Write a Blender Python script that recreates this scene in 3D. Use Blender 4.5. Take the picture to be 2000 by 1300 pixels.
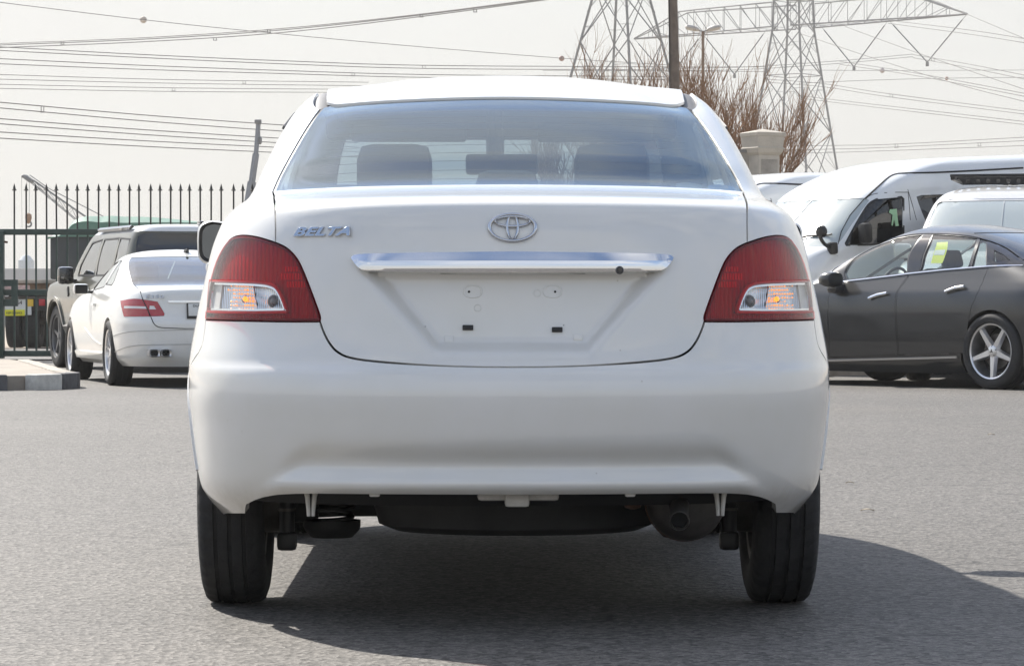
import bpy, bmesh, math, random
import numpy as np
from mathutils import Vector, Matrix, Euler
from mathutils.bvhtree import BVHTree
from mathutils.geometry import delaunay_2d_cdt

for o in list(bpy.data.objects):
    bpy.data.objects.remove(o, do_unlink=True)
scene = bpy.context.scene
COL = scene.collection
R = math.radians
random.seed(7)
rng = np.random.default_rng(5)

# ------------------------------------------------------------------ camera
F = 6100.0                      # focal length in photo pixels (2000 wide)
CAM = Vector((-0.118, -8.4, 0.797))
YAW, PITCH = math.atan(94 / F), math.atan(54 / F)
cam_d = bpy.data.cameras.new('camera')
cam_d.sensor_width = 36.0
cam_d.lens = F / 2000 * 36
cam_d.clip_start = 0.1
cam_d.clip_end = 6000
cam = bpy.data.objects.new('camera', cam_d)
cam.location = CAM
cam.rotation_euler = (math.pi / 2 - PITCH, 0, -YAW)
COL.objects.link(cam)
scene.camera = cam
CR = Euler(cam.rotation_euler).to_matrix()

# ------------------------------------------------------------------ sky, sun, exposure
SUN = Vector((-0.62, 0.92, 1.04)).normalized()
sun_el = math.asin(SUN.z)
sun_az = math.atan2(SUN.x, SUN.y)
world = bpy.data.worlds.new('World')
scene.world = world
world.use_nodes = True
wn, wl = world.node_tree.nodes, world.node_tree.links
wn.clear()
w_out = wn.new('ShaderNodeOutputWorld')
w_bg = wn.new('ShaderNodeBackground')
w_bg.inputs['Strength'].default_value = 0.10
sky = wn.new('ShaderNodeTexSky')
sky.sky_type = 'NISHITA'
sky.sun_disc = False
sky.sun_elevation = sun_el
sky.sun_rotation = sun_az
sky.altitude = 0
sky.air_density = 1.0
sky.dust_density = 1.0
sky.ozone_density = 1.0
# thin high cloud over the whole sky
w_tc = wn.new('ShaderNodeTexCoord')
w_map = wn.new('ShaderNodeMapping')
w_map.inputs['Scale'].default_value = (2.2, 3.2, 7.0)
w_noise = wn.new('ShaderNodeTexNoise')
w_noise.inputs['Scale'].default_value = 1.3
w_noise.inputs['Detail'].default_value = 7
w_noise.inputs['Roughness'].default_value = 0.58
w_noise.inputs['Distortion'].default_value = 0.5
w_ramp = wn.new('ShaderNodeValToRGB')
w_ramp.color_ramp.elements[0].position = 0.42
w_ramp.color_ramp.elements[1].position = 0.70
w_ramp.color_ramp.elements[1].color = (0.85, 0.85, 0.85, 1)
w_mix = wn.new('ShaderNodeMixRGB')
w_mix.inputs['Color2'].default_value = (5.6, 5.55, 5.5, 1)
wl.new(w_tc.outputs['Generated'], w_map.inputs['Vector'])
wl.new(w_map.outputs['Vector'], w_noise.inputs['Vector'])
wl.new(w_noise.outputs['Fac'], w_ramp.inputs['Fac'])
wl.new(w_ramp.outputs['Color'], w_mix.inputs['Fac'])
wl.new(sky.outputs['Color'], w_mix.inputs['Color1'])
# pale desert haze, thickest at the horizon all the way round
w_sep = wn.new('ShaderNodeSeparateXYZ')
w_el = wn.new('ShaderNodeMapRange'); w_el.interpolation_type = 'SMOOTHERSTEP'
w_el.inputs['From Min'].default_value = 0.0; w_el.inputs['From Max'].default_value = 0.52
w_el.inputs['To Min'].default_value = 0.96; w_el.inputs['To Max'].default_value = 0.0
w_haze = wn.new('ShaderNodeMixRGB')
w_haze.inputs['Color2'].default_value = (3.75, 3.70, 3.58, 1)
wl.new(w_tc.outputs['Generated'], w_sep.inputs['Vector'])
wl.new(w_sep.outputs['Z'], w_el.inputs['Value'])
wl.new(w_el.outputs['Result'], w_haze.inputs['Fac'])
wl.new(w_mix.outputs['Color'], w_haze.inputs['Color1'])
wl.new(w_haze.outputs['Color'], w_bg.inputs['Color'])
wl.new(w_bg.outputs['Background'], w_out.inputs['Surface'])

sun_d = bpy.data.lights.new('sun', 'SUN')
sun_d.energy = 4.0
sun_d.angle = R(0.6)
sun_d.color = (1.0, 0.95, 0.87)
sun = bpy.data.objects.new('sun', sun_d)
sun.rotation_euler = SUN.to_track_quat('Z', 'Y').to_euler()
COL.objects.link(sun)

vs = scene.view_settings
vs.view_transform = 'Standard'
vs.look = 'None'
vs.gamma = 1.0
vs.use_curve_mapping = False
vs.exposure = 1.0
scene.render.engine = 'CYCLES'
try:
    scene.cycles.transparent_max_bounces = 16
    scene.cycles.max_bounces = 8
    scene.cycles.volume_bounces = 0
    scene.cycles.use_adaptive_sampling = True
    scene.cycles.adaptive_threshold = 0.02
except Exception:
    pass

# ------------------------------------------------------------------ helpers
def pray(px, py):
    d = CR @ Vector(((px - 1000) / F, -(py - 650) / F, -1.0))
    return CAM.copy(), d.normalized()

def at(px, py, Y):
    """point at world depth Y seen at photo pixel (px, py)"""
    o, d = pray(px, py)
    return o + d * ((Y - o.y) / d.y)

def tag(o, label=None, cat=None, group=None, kind=None):
    if label: o['label'] = label
    if cat: o['category'] = cat
    if group: o['group'] = group
    if kind: o['kind'] = kind
    return o

def empty(name, loc=(0, 0, 0), rz=0, label=None, cat=None, group=None):
    o = bpy.data.objects.new(name, None)
    o.location = loc
    o.rotation_euler = (0, 0, rz)
    o.empty_display_size = 0.2
    COL.objects.link(o)
    return tag(o, label, cat, group)

def link_mesh(name, me, mat, parent=None, smooth=True, sharp=35):
    if mat is not None: me.materials.append(mat)
    if smooth:
        me.polygons.foreach_set('use_smooth', [True] * len(me.polygons))
        try: me.set_sharp_from_angle(angle=R(sharp))
        except Exception: pass
    o = bpy.data.objects.new(name, me)
    COL.objects.link(o)
    if parent is not None: o.parent = parent
    return o

class MB:
    def __init__(s): s.v, s.f = [], []
    def add(s, vs_, fs):
        n = len(s.v)
        s.v += [tuple(p) for p in vs_]
        s.f += [tuple(i + n for i in f) for f in fs]
        return s
    def box(s, c, size, rot=None, bev=0):
        hx, hy, hz = [k / 2 for k in size]
        if bev <= 0:
            P = [Vector((x, y, z)) for x in (-hx, hx) for y in (-hy, hy) for z in (-hz, hz)]
            fs = [(0, 1, 3, 2), (4, 6, 7, 5), (0, 4, 5, 1), (2, 3, 7, 6), (0, 2, 6, 4), (1, 5, 7, 3)]
        else:
            b = min(bev, hx * .9, hy * .9, hz * .9)
            bm = bmesh.new()
            bmesh.ops.create_cube(bm, size=1)
            for w in bm.verts: w.co = Vector((w.co.x * hx * 2, w.co.y * hy * 2, w.co.z * hz * 2))
            bmesh.ops.bevel(bm, geom=list(bm.edges), offset=b, segments=2, profile=.6, affect='EDGES')
            bm.verts.index_update()
            P = [w.co.copy() for w in bm.verts]
            fs = [[w.index for w in f.verts] for f in bm.faces]
            bm.free()
        M = rot if rot is not None else Matrix.Identity(3)
        return s.add([M @ p + Vector(c) for p in P], fs)
    def tube(s, pts, rad, n=8, cap=True, flat=None):
        pts = [Vector(p) for p in pts]
        m = len(pts)
        if not hasattr(rad, '__len__'): rad = [rad] * m
        T = []
        for i in range(m):
            t = pts[min(i + 1, m - 1)] - pts[max(i - 1, 0)]
            T.append(t.normalized() if t.length > 1e-9 else Vector((0, 0, 1)))
        up = Vector((0, 0, 1)) if abs(T[0].z) < .9 else Vector((0, 1, 0))
        N = (up - T[0] * up.dot(T[0])).normalized()
        V, Fc = [], []
        for i in range(m):
            N = (N - T[i] * N.dot(T[i]))
            N = N.normalized() if N.length > 1e-6 else T[i].orthogonal().normalized()
            B = T[i].cross(N)
            for k in range(n):
                a = 2 * math.pi * k / n
                V.append(pts[i] + (N * math.cos(a) + B * math.sin(a) * (flat or 1)) * rad[i])
        for i in range(m - 1):
            for k in range(n):
                a, b = i * n + k, i * n + (k + 1) % n
                Fc.append((a, b, b + n, a + n))
        if cap:
            Fc.append(tuple(range(n - 1, -1, -1)))
            Fc.append(tuple(range((m - 1) * n, m * n)))
        return s.add(V, Fc)
    def beam(s, a, b, w, h=None):
        return s.tube([a, b], [w * .7] * 2, n=4)
    def lathe(s, prof, c=(0, 0, 0), axis='x', n=48, closed=False):
        """prof: list of (axial, radius)"""
        V, Fc = [], []
        m = len(prof)
        for k in range(n):
            a = 2 * math.pi * k / n
            ca, sa = math.cos(a), math.sin(a)
            for (x, r) in prof:
                p = {'x': (x, r * ca, r * sa), 'y': (r * ca, x, r * sa), 'z': (r * ca, r * sa, x)}[axis]
                V.append((p[0] + c[0], p[1] + c[1], p[2] + c[2]))
        for k in range(n):
            k2 = (k + 1) % n
            for i in range(m if closed else m - 1):
                i2 = (i + 1) % m
                Fc.append((k * m + i, k * m + i2, k2 * m + i2, k2 * m + i))
        return s.add(V, Fc)
    def prism(s, poly, h0, h1, axis='z'):
        n = len(poly)
        def mk(p, h): return {'z': (p[0], p[1], h), 'y': (p[0], h, p[1]), 'x': (h, p[0], p[1])}[axis]
        V = [mk(p, h0) for p in poly] + [mk(p, h1) for p in poly]
        fs = [tuple(range(n - 1, -1, -1)), tuple(range(n, 2 * n))] + [(i, (i + 1) % n, (i + 1) % n + n, i + n) for i in range(n)]
        return s.add(V, fs)
    def xform(s, M):
        s.v = [tuple(M @ Vector(p)) for p in s.v]
        return s
    def build(s, name, mat, parent=None, smooth=True, sharp=35):
        me = bpy.data.meshes.new(name)
        me.from_pydata(s.v, [], s.f)
        me.update()
        bm = bmesh.new(); bm.from_mesh(me)
        bmesh.ops.recalc_face_normals(bm, faces=bm.faces)
        bm.to_mesh(me); bm.free()
        return link_mesh(name, me, mat, parent, smooth, sharp)

def copy_tree(o, parent=None):
    c = o.copy()
    COL.objects.link(c)
    if parent is not None: c.parent = parent
    for ch in list(o.children): copy_tree(ch, c)
    return c

def sm(pts, k=6):
    """Catmull-Rom through the points"""
    P = [np.array(p, float) for p in pts]
    if len(P) < 3: return [tuple(p) for p in P]
    out = []
    Q = [2 * P[0] - P[1]] + P + [2 * P[-1] - P[-2]]
    for i in range(1, len(Q) - 2):
        for j in range(k):
            t = j / k
            p0, p1, p2, p3 = Q[i - 1], Q[i], Q[i + 1], Q[i + 2]
            out.append(tuple(.5 * (2 * p1 + (p2 - p0) * t + (2 * p0 - 5 * p1 + 4 * p2 - p3) * t * t + (3 * p1 - p0 - 3 * p2 + p3) * t ** 3)))
    out.append(tuple(P[-1]))
    return out

# ------------------------------------------------------------------ materials
MATS = {}
def nodes_of(name):
    m = bpy.data.materials.new(name)
    m.use_nodes = True
    return m, m.node_tree.nodes, m.node_tree.links

def pmat(name, col, rough=.5, metal=0, coat=0, noise=0, nscale=8, bump=0, bscale=40, spec=.5, emit=None, estr=0):
    if name in MATS: return MATS[name]
    m, n, l = nodes_of(name)
    b = n['Principled BSDF']
    b.inputs['Base Color'].default_value = (*col, 1)
    b.inputs['Roughness'].default_value = rough
    b.inputs['Metallic'].default_value = metal
    b.inputs['Specular IOR Level'].default_value = spec
    if coat:
        b.inputs['Coat Weight'].default_value = coat
        b.inputs['Coat Roughness'].default_value = .03
    if emit:
        b.inputs['Emission Color'].default_value = (*emit, 1)
        b.inputs['Emission Strength'].default_value = estr
    tc = n.new('ShaderNodeTexCoord')
    if noise:
        t = n.new('ShaderNodeTexNoise')
        t.inputs['Scale'].default_value = nscale
        t.inputs['Detail'].default_value = 6
        t.inputs['Roughness'].default_value = .65
        l.new(tc.outputs['Object'], t.inputs['Vector'])
        r = n.new('ShaderNodeValToRGB')
        r.color_ramp.elements[0].position = .3
        r.color_ramp.elements[1].position = .72
        r.color_ramp.elements[0].color = (*[c * (1 - noise) for c in col], 1)
        r.color_ramp.elements[1].color = (*[min(1, c * (1 + noise)) for c in col], 1)
        l.new(t.outputs['Fac'], r.inputs['Fac'])
        l.new(r.outputs['Color'], b.inputs['Base Color'])
    if bump:
        t2 = n.new('ShaderNodeTexNoise')
        t2.inputs['Scale'].default_value = bscale
        t2.inputs['Detail'].default_value = 4
        l.new(tc.outputs['Object'], t2.inputs['Vector'])
        bp = n.new('ShaderNodeBump')
        bp.inputs['Strength'].default_value = bump
        bp.inputs['Distance'].default_value = .01
        l.new(t2.outputs['Fac'], bp.inputs['Height'])
        l.new(bp.outputs['Normal'], b.inputs['Normal'])
    MATS[name] = m
    return m

def glass(name, tint=(.55, .6, .6), ior=1.5, rough=.0, back=None, fac=0, boost=1.6, gcol=(1, 1, 1)):
    """thin pane: tinted see-through with a Fresnel reflection (and an optional pale film for dust and painted glare)"""
    if name in MATS: return MATS[name]
    m, n, l = nodes_of(name)
    n.remove(n['Principled BSDF'])
    out = [x for x in n if x.type == 'OUTPUT_MATERIAL'][0]
    tr = n.new('ShaderNodeBsdfTransparent'); tr.inputs['Color'].default_value = (*tint, 1)
    gl = n.new('ShaderNodeBsdfGlossy'); gl.inputs['Roughness'].default_value = rough; gl.inputs['Color'].default_value = (*gcol, 1)
    fr = n.new('ShaderNodeFresnel'); fr.inputs['IOR'].default_value = ior
    geo = n.new('ShaderNodeNewGeometry')
    # Fresnel of the outer face on both sides
    mx = n.new('ShaderNodeMixShader')
    ad = n.new('ShaderNodeMath'); ad.operation = 'MULTIPLY'; ad.inputs[1].default_value = boost; ad.use_clamp = True
    l.new(fr.outputs['Fac'], ad.inputs[0])
    l.new(ad.outputs[0], mx.inputs['Fac'])
    src = tr
    if back:
        df = n.new('ShaderNodeBsdfDiffuse'); df.inputs['Color'].default_value = (*back, 1)
        m2 = n.new('ShaderNodeMixShader'); m2.inputs['Fac'].default_value = fac
        l.new(tr.outputs[0], m2.inputs[1]); l.new(df.outputs[0], m2.inputs[2])
        src = m2
    l.new(src.outputs[0], mx.inputs[1])
    l.new(gl.outputs['BSDF'], mx.inputs[2])
    # back faces: plain see-through
    m3 = n.new('ShaderNodeMixShader')
    l.new(geo.outputs['Backfacing'], m3.inputs['Fac'])
    l.new(mx.outputs[0], m3.inputs[1]); l.new(src.outputs[0], m3.inputs[2])
    l.new(m3.outputs[0], out.inputs['Surface'])
    MATS[name] = m
    return m

def ribbed(name, col, scale=130, axis='X', metal=1, rough=.2, strength=.8):
    m, n, l = nodes_of(name)
    b = n['Principled BSDF']
    b.inputs['Base Color'].default_value = (*col, 1)
    b.inputs['Metallic'].default_value = metal
    b.inputs['Roughness'].default_value = rough
    tc = n.new('ShaderNodeTexCoord')
    w = n.new('ShaderNodeTexWave'); w.bands_direction = axis; w.wave_profile = 'SIN'
    w.inputs['Scale'].default_value = scale
    l.new(tc.outputs['Object'], w.inputs['Vector'])
    w2 = n.new('ShaderNodeTexWave'); w2.bands_direction = 'Z'; w2.inputs['Scale'].default_value = scale * .45
    l.new(tc.outputs['Object'], w2.inputs['Vector'])
    ad = n.new('ShaderNodeMath'); ad.operation = 'ADD'; w2.inputs['Scale'].default_value = 3
    l.new(w.outputs['Fac'], ad.inputs[0]); l.new(w2.outputs['Fac'], ad.inputs[1])
    bp = n.new('ShaderNodeBump'); bp.inputs['Strength'].default_value = strength; bp.inputs['Distance'].default_value = .004
    l.new(ad.outputs[0], bp.inputs['Height'])
    l.new(bp.outputs['Normal'], b.inputs['Normal'])
    return m

def car_paint(name, col, metal=0, rough=.32, dirt=False, cior=1.6):
    m, n, l = nodes_of(name)
    b = n['Principled BSDF']
    b.inputs['Base Color'].default_value = (*col, 1)
    b.inputs['Metallic'].default_value = metal
    b.inputs['Roughness'].default_value = rough
    b.inputs['Coat Weight'].default_value = 1.0
    b.inputs['Coat Roughness'].default_value = .04
    b.inputs['Coat IOR'].default_value = cior
    tc = n.new('ShaderNodeTexCoord')
    # faint road dust and wear: large soft noise on colour and on coat roughness
    t = n.new('ShaderNodeTexNoise'); t.inputs['Scale'].default_value = 5; t.inputs['Detail'].default_value = 8; t.inputs['Roughness'].default_value = .7
    l.new(tc.outputs['Object'], t.inputs['Vector'])
    r = n.new('ShaderNodeValToRGB')
    r.color_ramp.elements[0].position = .35; r.color_ramp.elements[1].position = .75
    r.color_ramp.elements[0].color = (*col, 1)
    r.color_ramp.elements[1].color = (*[c * .95 for c in col[:2]], col[2] * .92, 1)
    l.new(t.outputs['Fac'], r.inputs['Fac'])
    if dirt:
        # road film along the lower edges: brown dust thrown up by the wheels, broken up by noise
        sp = n.new('ShaderNodeSeparateXYZ'); l.new(tc.outputs['Object'], sp.inputs['Vector'])
        dz = n.new('ShaderNodeMapRange'); dz.interpolation_type = 'SMOOTHSTEP'
        dz.inputs['From Min'].default_value = .31; dz.inputs['From Max'].default_value = .385; dz.inputs['To Min'].default_value = .85; dz.inputs['To Max'].default_value = 0
        l.new(sp.outputs['Z'], dz.inputs['Value'])
        t3 = n.new('ShaderNodeTexNoise'); t3.inputs['Scale'].default_value = 11; t3.inputs['Detail'].default_value = 9; t3.inputs['Roughness'].default_value = .75
        l.new(tc.outputs['Object'], t3.inputs['Vector'])
        mu = n.new('ShaderNodeMath'); mu.operation = 'MULTIPLY'
        l.new(dz.outputs['Result'], mu.inputs[0]); l.new(t3.outputs['Fac'], mu.inputs[1])
        # scattered specks of tar and grit
        v3 = n.new('ShaderNodeTexVoronoi'); v3.inputs['Scale'].default_value = 26
        l.new(tc.outputs['Object'], v3.inputs['Vector'])
        rs = n.new('ShaderNodeValToRGB'); rs.color_ramp.elements[0].position = .035; rs.color_ramp.elements[1].position = .06
        rs.color_ramp.elements[0].color = (.55, .55, .55, 1); rs.color_ramp.elements[1].color = (0, 0, 0, 1)
        l.new(v3.outputs['Distance'], rs.inputs['Fac'])
        t4 = n.new('ShaderNodeTexNoise'); t4.inputs['Scale'].default_value = 3
        l.new(tc.outputs['Object'], t4.inputs['Vector'])
        gt = n.new('ShaderNodeMath'); gt.operation = 'GREATER_THAN'; gt.inputs[1].default_value = .60
        l.new(t4.outputs['Fac'], gt.inputs[0])
        m2_ = n.new('ShaderNodeMath'); m2_.operation = 'MULTIPLY'
        l.new(rs.outputs['Color'], m2_.inputs[0]); l.new(gt.outputs[0], m2_.inputs[1])
        ad_ = n.new('ShaderNodeMath'); ad_.operation = 'ADD'; ad_.use_clamp = True
        l.new(mu.outputs[0], ad_.inputs[0]); l.new(m2_.outputs[0], ad_.inputs[1])
        mx = n.new('ShaderNodeMixRGB'); mx.inputs['Color2'].default_value = (.34, .29, .23, 1)
        l.new(ad_.outputs[0], mx.inputs['Fac']); l.new(r.outputs['Color'], mx.inputs['Color1'])
        l.new(mx.outputs['Color'], b.inputs['Base Color'])
    else:
        l.new(r.outputs['Color'], b.inputs['Base Color'])
    mr = n.new('ShaderNodeMapRange'); mr.inputs['To Min'].default_value = .02; mr.inputs['To Max'].default_value = .12
    l.new(t.outputs['Fac'], mr.inputs['Value'])
    l.new(mr.outputs['Result'], b.inputs['Coat Roughness'])
    MATS[name] = m
    return m

M_white = car_paint('pearl_white_paint', (.81, .805, .785), dirt=True, cior=1.75)
M_white2 = car_paint('sedan_white_paint', (.82, .82, .80))
M_silver = car_paint('van_silver_white_paint', (.74, .76, .78))
M_khaki = car_paint('khaki_metallic_paint', (.085, .080, .05), metal=.4, rough=.35)
M_dark = car_paint('dark_grey_metallic_paint', (.012, .0125, .014), metal=0, rough=.35, cior=1.45)
M_suvw = car_paint('suv_pale_paint', (.70, .69, .67), metal=.2)
M_chrome = pmat('chrome', (.82, .83, .85), .06, 1)
M_badge = pmat('badge_chrome', (.58, .60, .64), .10, 1)
M_satin = pmat('satin_aluminium', (.62, .62, .63), .28, 1)
M_alloy = pmat('machined_alloy', (.72, .72, .73), .3, .9)
M_alloyd = pmat('dark_alloy', (.16, .16, .165), .35, .7)
M_black = pmat('black_trim', (.012, .012, .013), .45)
M_gloss = pmat('gloss_black', (.012, .012, .014), .06, 0, 1)
M_seam = pmat('seam_shadow_rubber', (.008, .008, .009), .8)
M_rub = pmat('tyre_rubber', (.022, .022, .023), .75, noise=.3, nscale=14, bump=.2, bscale=90)
M_under = pmat('underbody_black', (.014, .014, .014), .7, noise=.5, nscale=9)
M_steel = pmat('dull_steel', (.12, .11, .10), .55, .6, noise=.35, nscale=12)
M_rust = pmat('rusty_steel', (.13, .07, .045), .75, .2, noise=.45, nscale=20)
M_brk = pmat('pale_primer_metal', (.55, .53, .49), .5, noise=.15, nscale=30)
M_seat = pmat('dark_grey_fabric', (.045, .047, .05), .9, noise=.15, nscale=60)
M_liner = pmat('grey_cabin_lining', (.22, .22, .21), .9)
M_dash = pmat('dashboard_plastic', (.05, .05, .052), .6)
M_glassR = glass('rear_window_glass', (.32, .39, .42), 1.55, boost=1.5, gcol=(.82, .93, 1.0))
M_glassC = glass('clear_car_glass', (.72, .78, .76), 1.5)
M_glassD = glass('dark_privacy_glass', (.06, .065, .07), 1.5)
M_glassW = glass('dusty_glare_glass', (.42, .47, .46), 1.6, rough=.06, back=(.72, .80, .80), fac=.55)  # pale diffuse share imitates sun glare on the dusty pane
M_lensR = glass('red_lamp_lens', (.84, .012, .04), 1.45, boost=1.1)
M_lensC = glass('clear_lamp_lens', (.95, .95, .95), 1.4, boost=1.0)
M_reflR = ribbed('red_reflector', (.42, .11, .12), 30, rough=.3, metal=.1, strength=.8)
M_reflC = ribbed('silver_reflector', (.86, .87, .88), 62, rough=.12, strength=.7)
M_mirror = pmat('mirror_glass', (.16, .17, .18), .05, .9)  # base darkened to imitate a reflection of dark ground
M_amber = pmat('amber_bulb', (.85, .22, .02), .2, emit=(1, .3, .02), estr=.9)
M_amberd = pmat('painted_amber_reflection', (.9, .30, .05), .25, emit=(1, .34, .04), estr=.6)  # emissive orange imitates the bulb's reflection
M_grey = pmat('grey_bulb', (.2, .2, .2), .4)
M_red = pmat('red_paint', (.5, .02, .025), .3)
M_label_y = pmat('yellow_paper', (.72, .78, .08), .6)
M_paper = pmat('white_paper', (.75, .76, .74), .6)
# ------------------------------------------------------------------ car surfaces
def pchip_slopes(x, y):
    h = np.diff(x); d = np.diff(y, axis=0) / h[:, None]
    m = np.zeros_like(y)
    for k in range(1, len(x) - 1):
        w1, w2 = 2 * h[k] + h[k - 1], h[k] + 2 * h[k - 1]
        a, b = d[k - 1], d[k]
        ok = a * b > 0
        den = np.where(ok, w1 / np.where(a == 0, 1, a) + w2 / np.where(b == 0, 1, b), 1)
        m[k] = np.where(ok, (w1 + w2) / den, 0)
    m[0], m[-1] = d[0], d[-1]
    return m

def in_poly(P, poly):
    x, y = P[:, 0], P[:, 1]
    ins = np.zeros(len(P), bool)
    n = len(poly)
    j = n - 1
    for i in range(n):
        xi, yi = poly[i]; xj, yj = poly[j]
        if yi != yj:
            c = ((yi > y) != (yj > y)) & (x < (xj - xi) * (y - yi) / (yj - yi) + xi)
            ins ^= c
        j = i
    return ins

def seg_dist(P, poly):
    A = np.array(poly); B = np.roll(A, -1, axis=0)
    best = np.full(len(P), 1e9)
    for a, b in zip(A, B):
        ab = b - a
        L = ab @ ab
        t = np.clip(((P - a) @ ab) / L, 0, 1) if L > 0 else np.zeros(len(P))
        d = P - (a + t[:, None] * ab)
        best = np.minimum(best, (d * d).sum(1))
    return np.sqrt(best)

def resample(poly, h):
    out = []
    n = len(poly)
    for i in range(n):
        a, b = np.array(poly[i]), np.array(poly[(i + 1) % n])
        L = np.linalg.norm(b - a)
        if L < 1e-7: continue
        k = max(1, int(math.ceil(L / h)))
        for j in range(k): out.append(tuple(a + (b - a) * j / k))
    return out

def triangulate(outline, holes, h):
    """outline, holes in plane units; returns points and triangles"""
    loops = [resample(outline, h)] + [resample(q, h) for q in holes]
    A = np.array(loops[0])
    lo, hi = A.min(0), A.max(0)
    xs = np.arange(lo[0], hi[0] + h, h); ys = np.arange(lo[1], hi[1] + h, h * .87)
    G = np.array([(x + (h / 2 if j % 2 else 0), y) for j, y in enumerate(ys) for x in xs])
    keep = in_poly(G, loops[0])
    G = G[keep]
    for q in loops[1:]: G = G[~in_poly(G, q)] if len(G) else G
    for q in loops:
        if len(G): G = G[seg_dist(G, q) > h * .5]
    V, E = [], []
    for q in loops:
        n0 = len(V)
        V += [Vector(p) for p in q]
        E += [(n0 + i, n0 + (i + 1) % len(q)) for i in range(len(q))]
    V += [Vector((float(p[0]), float(p[1]))) for p in G]
    vo, eo, fo, _, _, _ = delaunay_2d_cdt(V, E, [], 0, 1e-6, False)
    P = np.array([(p.x, p.y) for p in vo])
    T = np.array([f for f in fo if len(f) == 3])
    C = P[T].mean(1)
    ok = in_poly(C, loops[0])
    for q in loops[1:]: ok &= ~in_poly(C, q)
    return P, T[ok]

KA = 1.4
class Car:
    """stack of plan outlines. a: 0 rear centre .. 1 rear side .. 2 front side .. 3 front centre (left negative)"""
    def __init__(s, rows, loc=(0, 0, 0), rz=0, disp=None, na=220, nv=110, pitch=0):
        Rw = np.array(rows, float)
        s.rows = Rw
        rc = Rw[:, [4, 0]]; sd = Rw[:, [3, 2]]
        st = .5 * (np.linalg.norm(np.diff(rc, axis=0), axis=1) + np.linalg.norm(np.diff(sd, axis=0), axis=1))
        s.k = np.concatenate([[0], np.cumsum(np.maximum(st, .012))])
        s.m = pchip_slopes(s.k, Rw)
        s.vmax = s.k[-1]
        s.disp = disp
        s.mw = Matrix.Translation(loc) @ Euler((pitch, 0, rz)).to_matrix().to_4x4()
        s.mi = s.mw.inverted()
        a = np.linspace(-3, 3, na * 2 + 1); v = np.linspace(0, s.vmax, nv)
        Ag, Vg = np.meshgrid(a, v)
        P = s.S(Ag.ravel(), Vg.ravel(), False)
        n1 = len(a)
        tri = []
        for j in range(nv - 1):
            b = j * n1
            for i in range(n1 - 1):
                q = b + i
                tri.append((q, q + 1, q + n1)); tri.append((q + 1, q + n1 + 1, q + n1))
        s.tri = tri; s.P = P; s.AV = np.stack([Ag.ravel(), Vg.ravel()], 1)
        s.bvh = BVHTree.FromPolygons([tuple(p) for p in P.tolist()], tri)
        s.sgn = 1
        nn = s.N(np.array([0.05]), np.array([s.vmax * .3]))
        if nn[0, 1] > 0: s.sgn = -1
    def cols(s, v):
        v = np.clip(v, 0, s.vmax)
        i = np.clip(np.searchsorted(s.k, v, side='right') - 1, 0, len(s.k) - 2)
        h = (s.k[i + 1] - s.k[i])[:, None]
        t = ((v - s.k[i]))[:, None] / h
        t2, t3 = t * t, t ** 3
        return ((2 * t3 - 3 * t2 + 1) * s.rows[i] + (t3 - 2 * t2 + t) * h * s.m[i] + (-2 * t3 + 3 * t2) * s.rows[i + 1] + (t3 - t2) * h * s.m[i + 1])
    def S(s, a, v, disp=True):
        a = np.asarray(a, float); v = np.asarray(v, float)
        c = s.cols(v)
        zr, zc, zs, W, yr, y0, n, zf, yf, y1, nf = c.T
        aa = np.abs(a); sg = np.where(a < 0, -1.0, 1.0)
        def arc(t, n):
            ph = np.clip(t, 0, 1) * math.pi / 2
            sn, cs = np.sin(ph), np.cos(ph)
            r = (np.abs(sn) ** n + np.abs(cs) ** n) ** (-1 / n)
            return r * sn, r * cs, sn ** 2
        xr, yrr, q = arc(aa, n)
        tq = np.clip(q * 2 - 1, 0, 1)
        zA = np.where(q <= .5, zr + (zc - zr) * 2 * q, zc + (zc - zr) * tq * (1 - tq) ** 2 + (zs - zc) * tq * tq * (3 - 2 * tq))
        xf, yff, qf = arc(3 - aa, nf)
        zF = zf + (zs - zf) * qf
        side = np.clip(aa - 1, 0, 1)
        x = np.where(aa <= 1, W * xr, np.where(aa <= 2, W, W * xf))
        y = np.where(aa <= 1, y0 - (y0 - yr) * yrr, np.where(aa <= 2, y0 + (y1 - y0) * side, y1 + (yf - y1) * yff))
        z = np.where(aa <= 1, zA, np.where(aa <= 2, zs, zF))
        P = np.stack([x * sg, y, z], 1)
        if disp and s.disp is not None: P = s.disp(P, a)
        return P
    def N(s, a, v, disp=True):
        e = 2e-4
        v = np.clip(v, 2 * e, s.vmax - 2 * e)
        da = s.S(a + e, v, disp) - s.S(a - e, v, disp)
        dv = s.S(a, v + e, disp) - s.S(a, v - e, disp)
        n = np.cross(da, dv) * s.sgn
        return n / np.maximum(np.linalg.norm(n, axis=1), 1e-12)[:, None]
    def _hit(s, o, d):
        loc, nor, idx, dist = s.bvh.ray_cast(o, d)
        if loc is None: return None
        t = s.tri[idx]
        A, B, C = s.P[t[0]], s.P[t[1]], s.P[t[2]]
        p = np.array(loc)
        M = np.stack([B - A, C - A], 1)
        w, *_ = np.linalg.lstsq(M, p - A, rcond=None)
        av = s.AV[t[0]] + w[0] * (s.AV[t[1]] - s.AV[t[0]]) + w[1] * (s.AV[t[2]] - s.AV[t[0]])
        return (float(av[0]), float(av[1]))
    def px(s, pts):
        """photo pixels -> surface parameters"""
        out = []
        for (x, y) in pts:
            o, d = pray(x, y)
            o = s.mi @ o; d = (s.mi.to_3x3() @ d).normalized()
            h = s._hit(o, d)
            if h is None: print('MISS', (x, y)); continue
            out.append(h)
        return out
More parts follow.
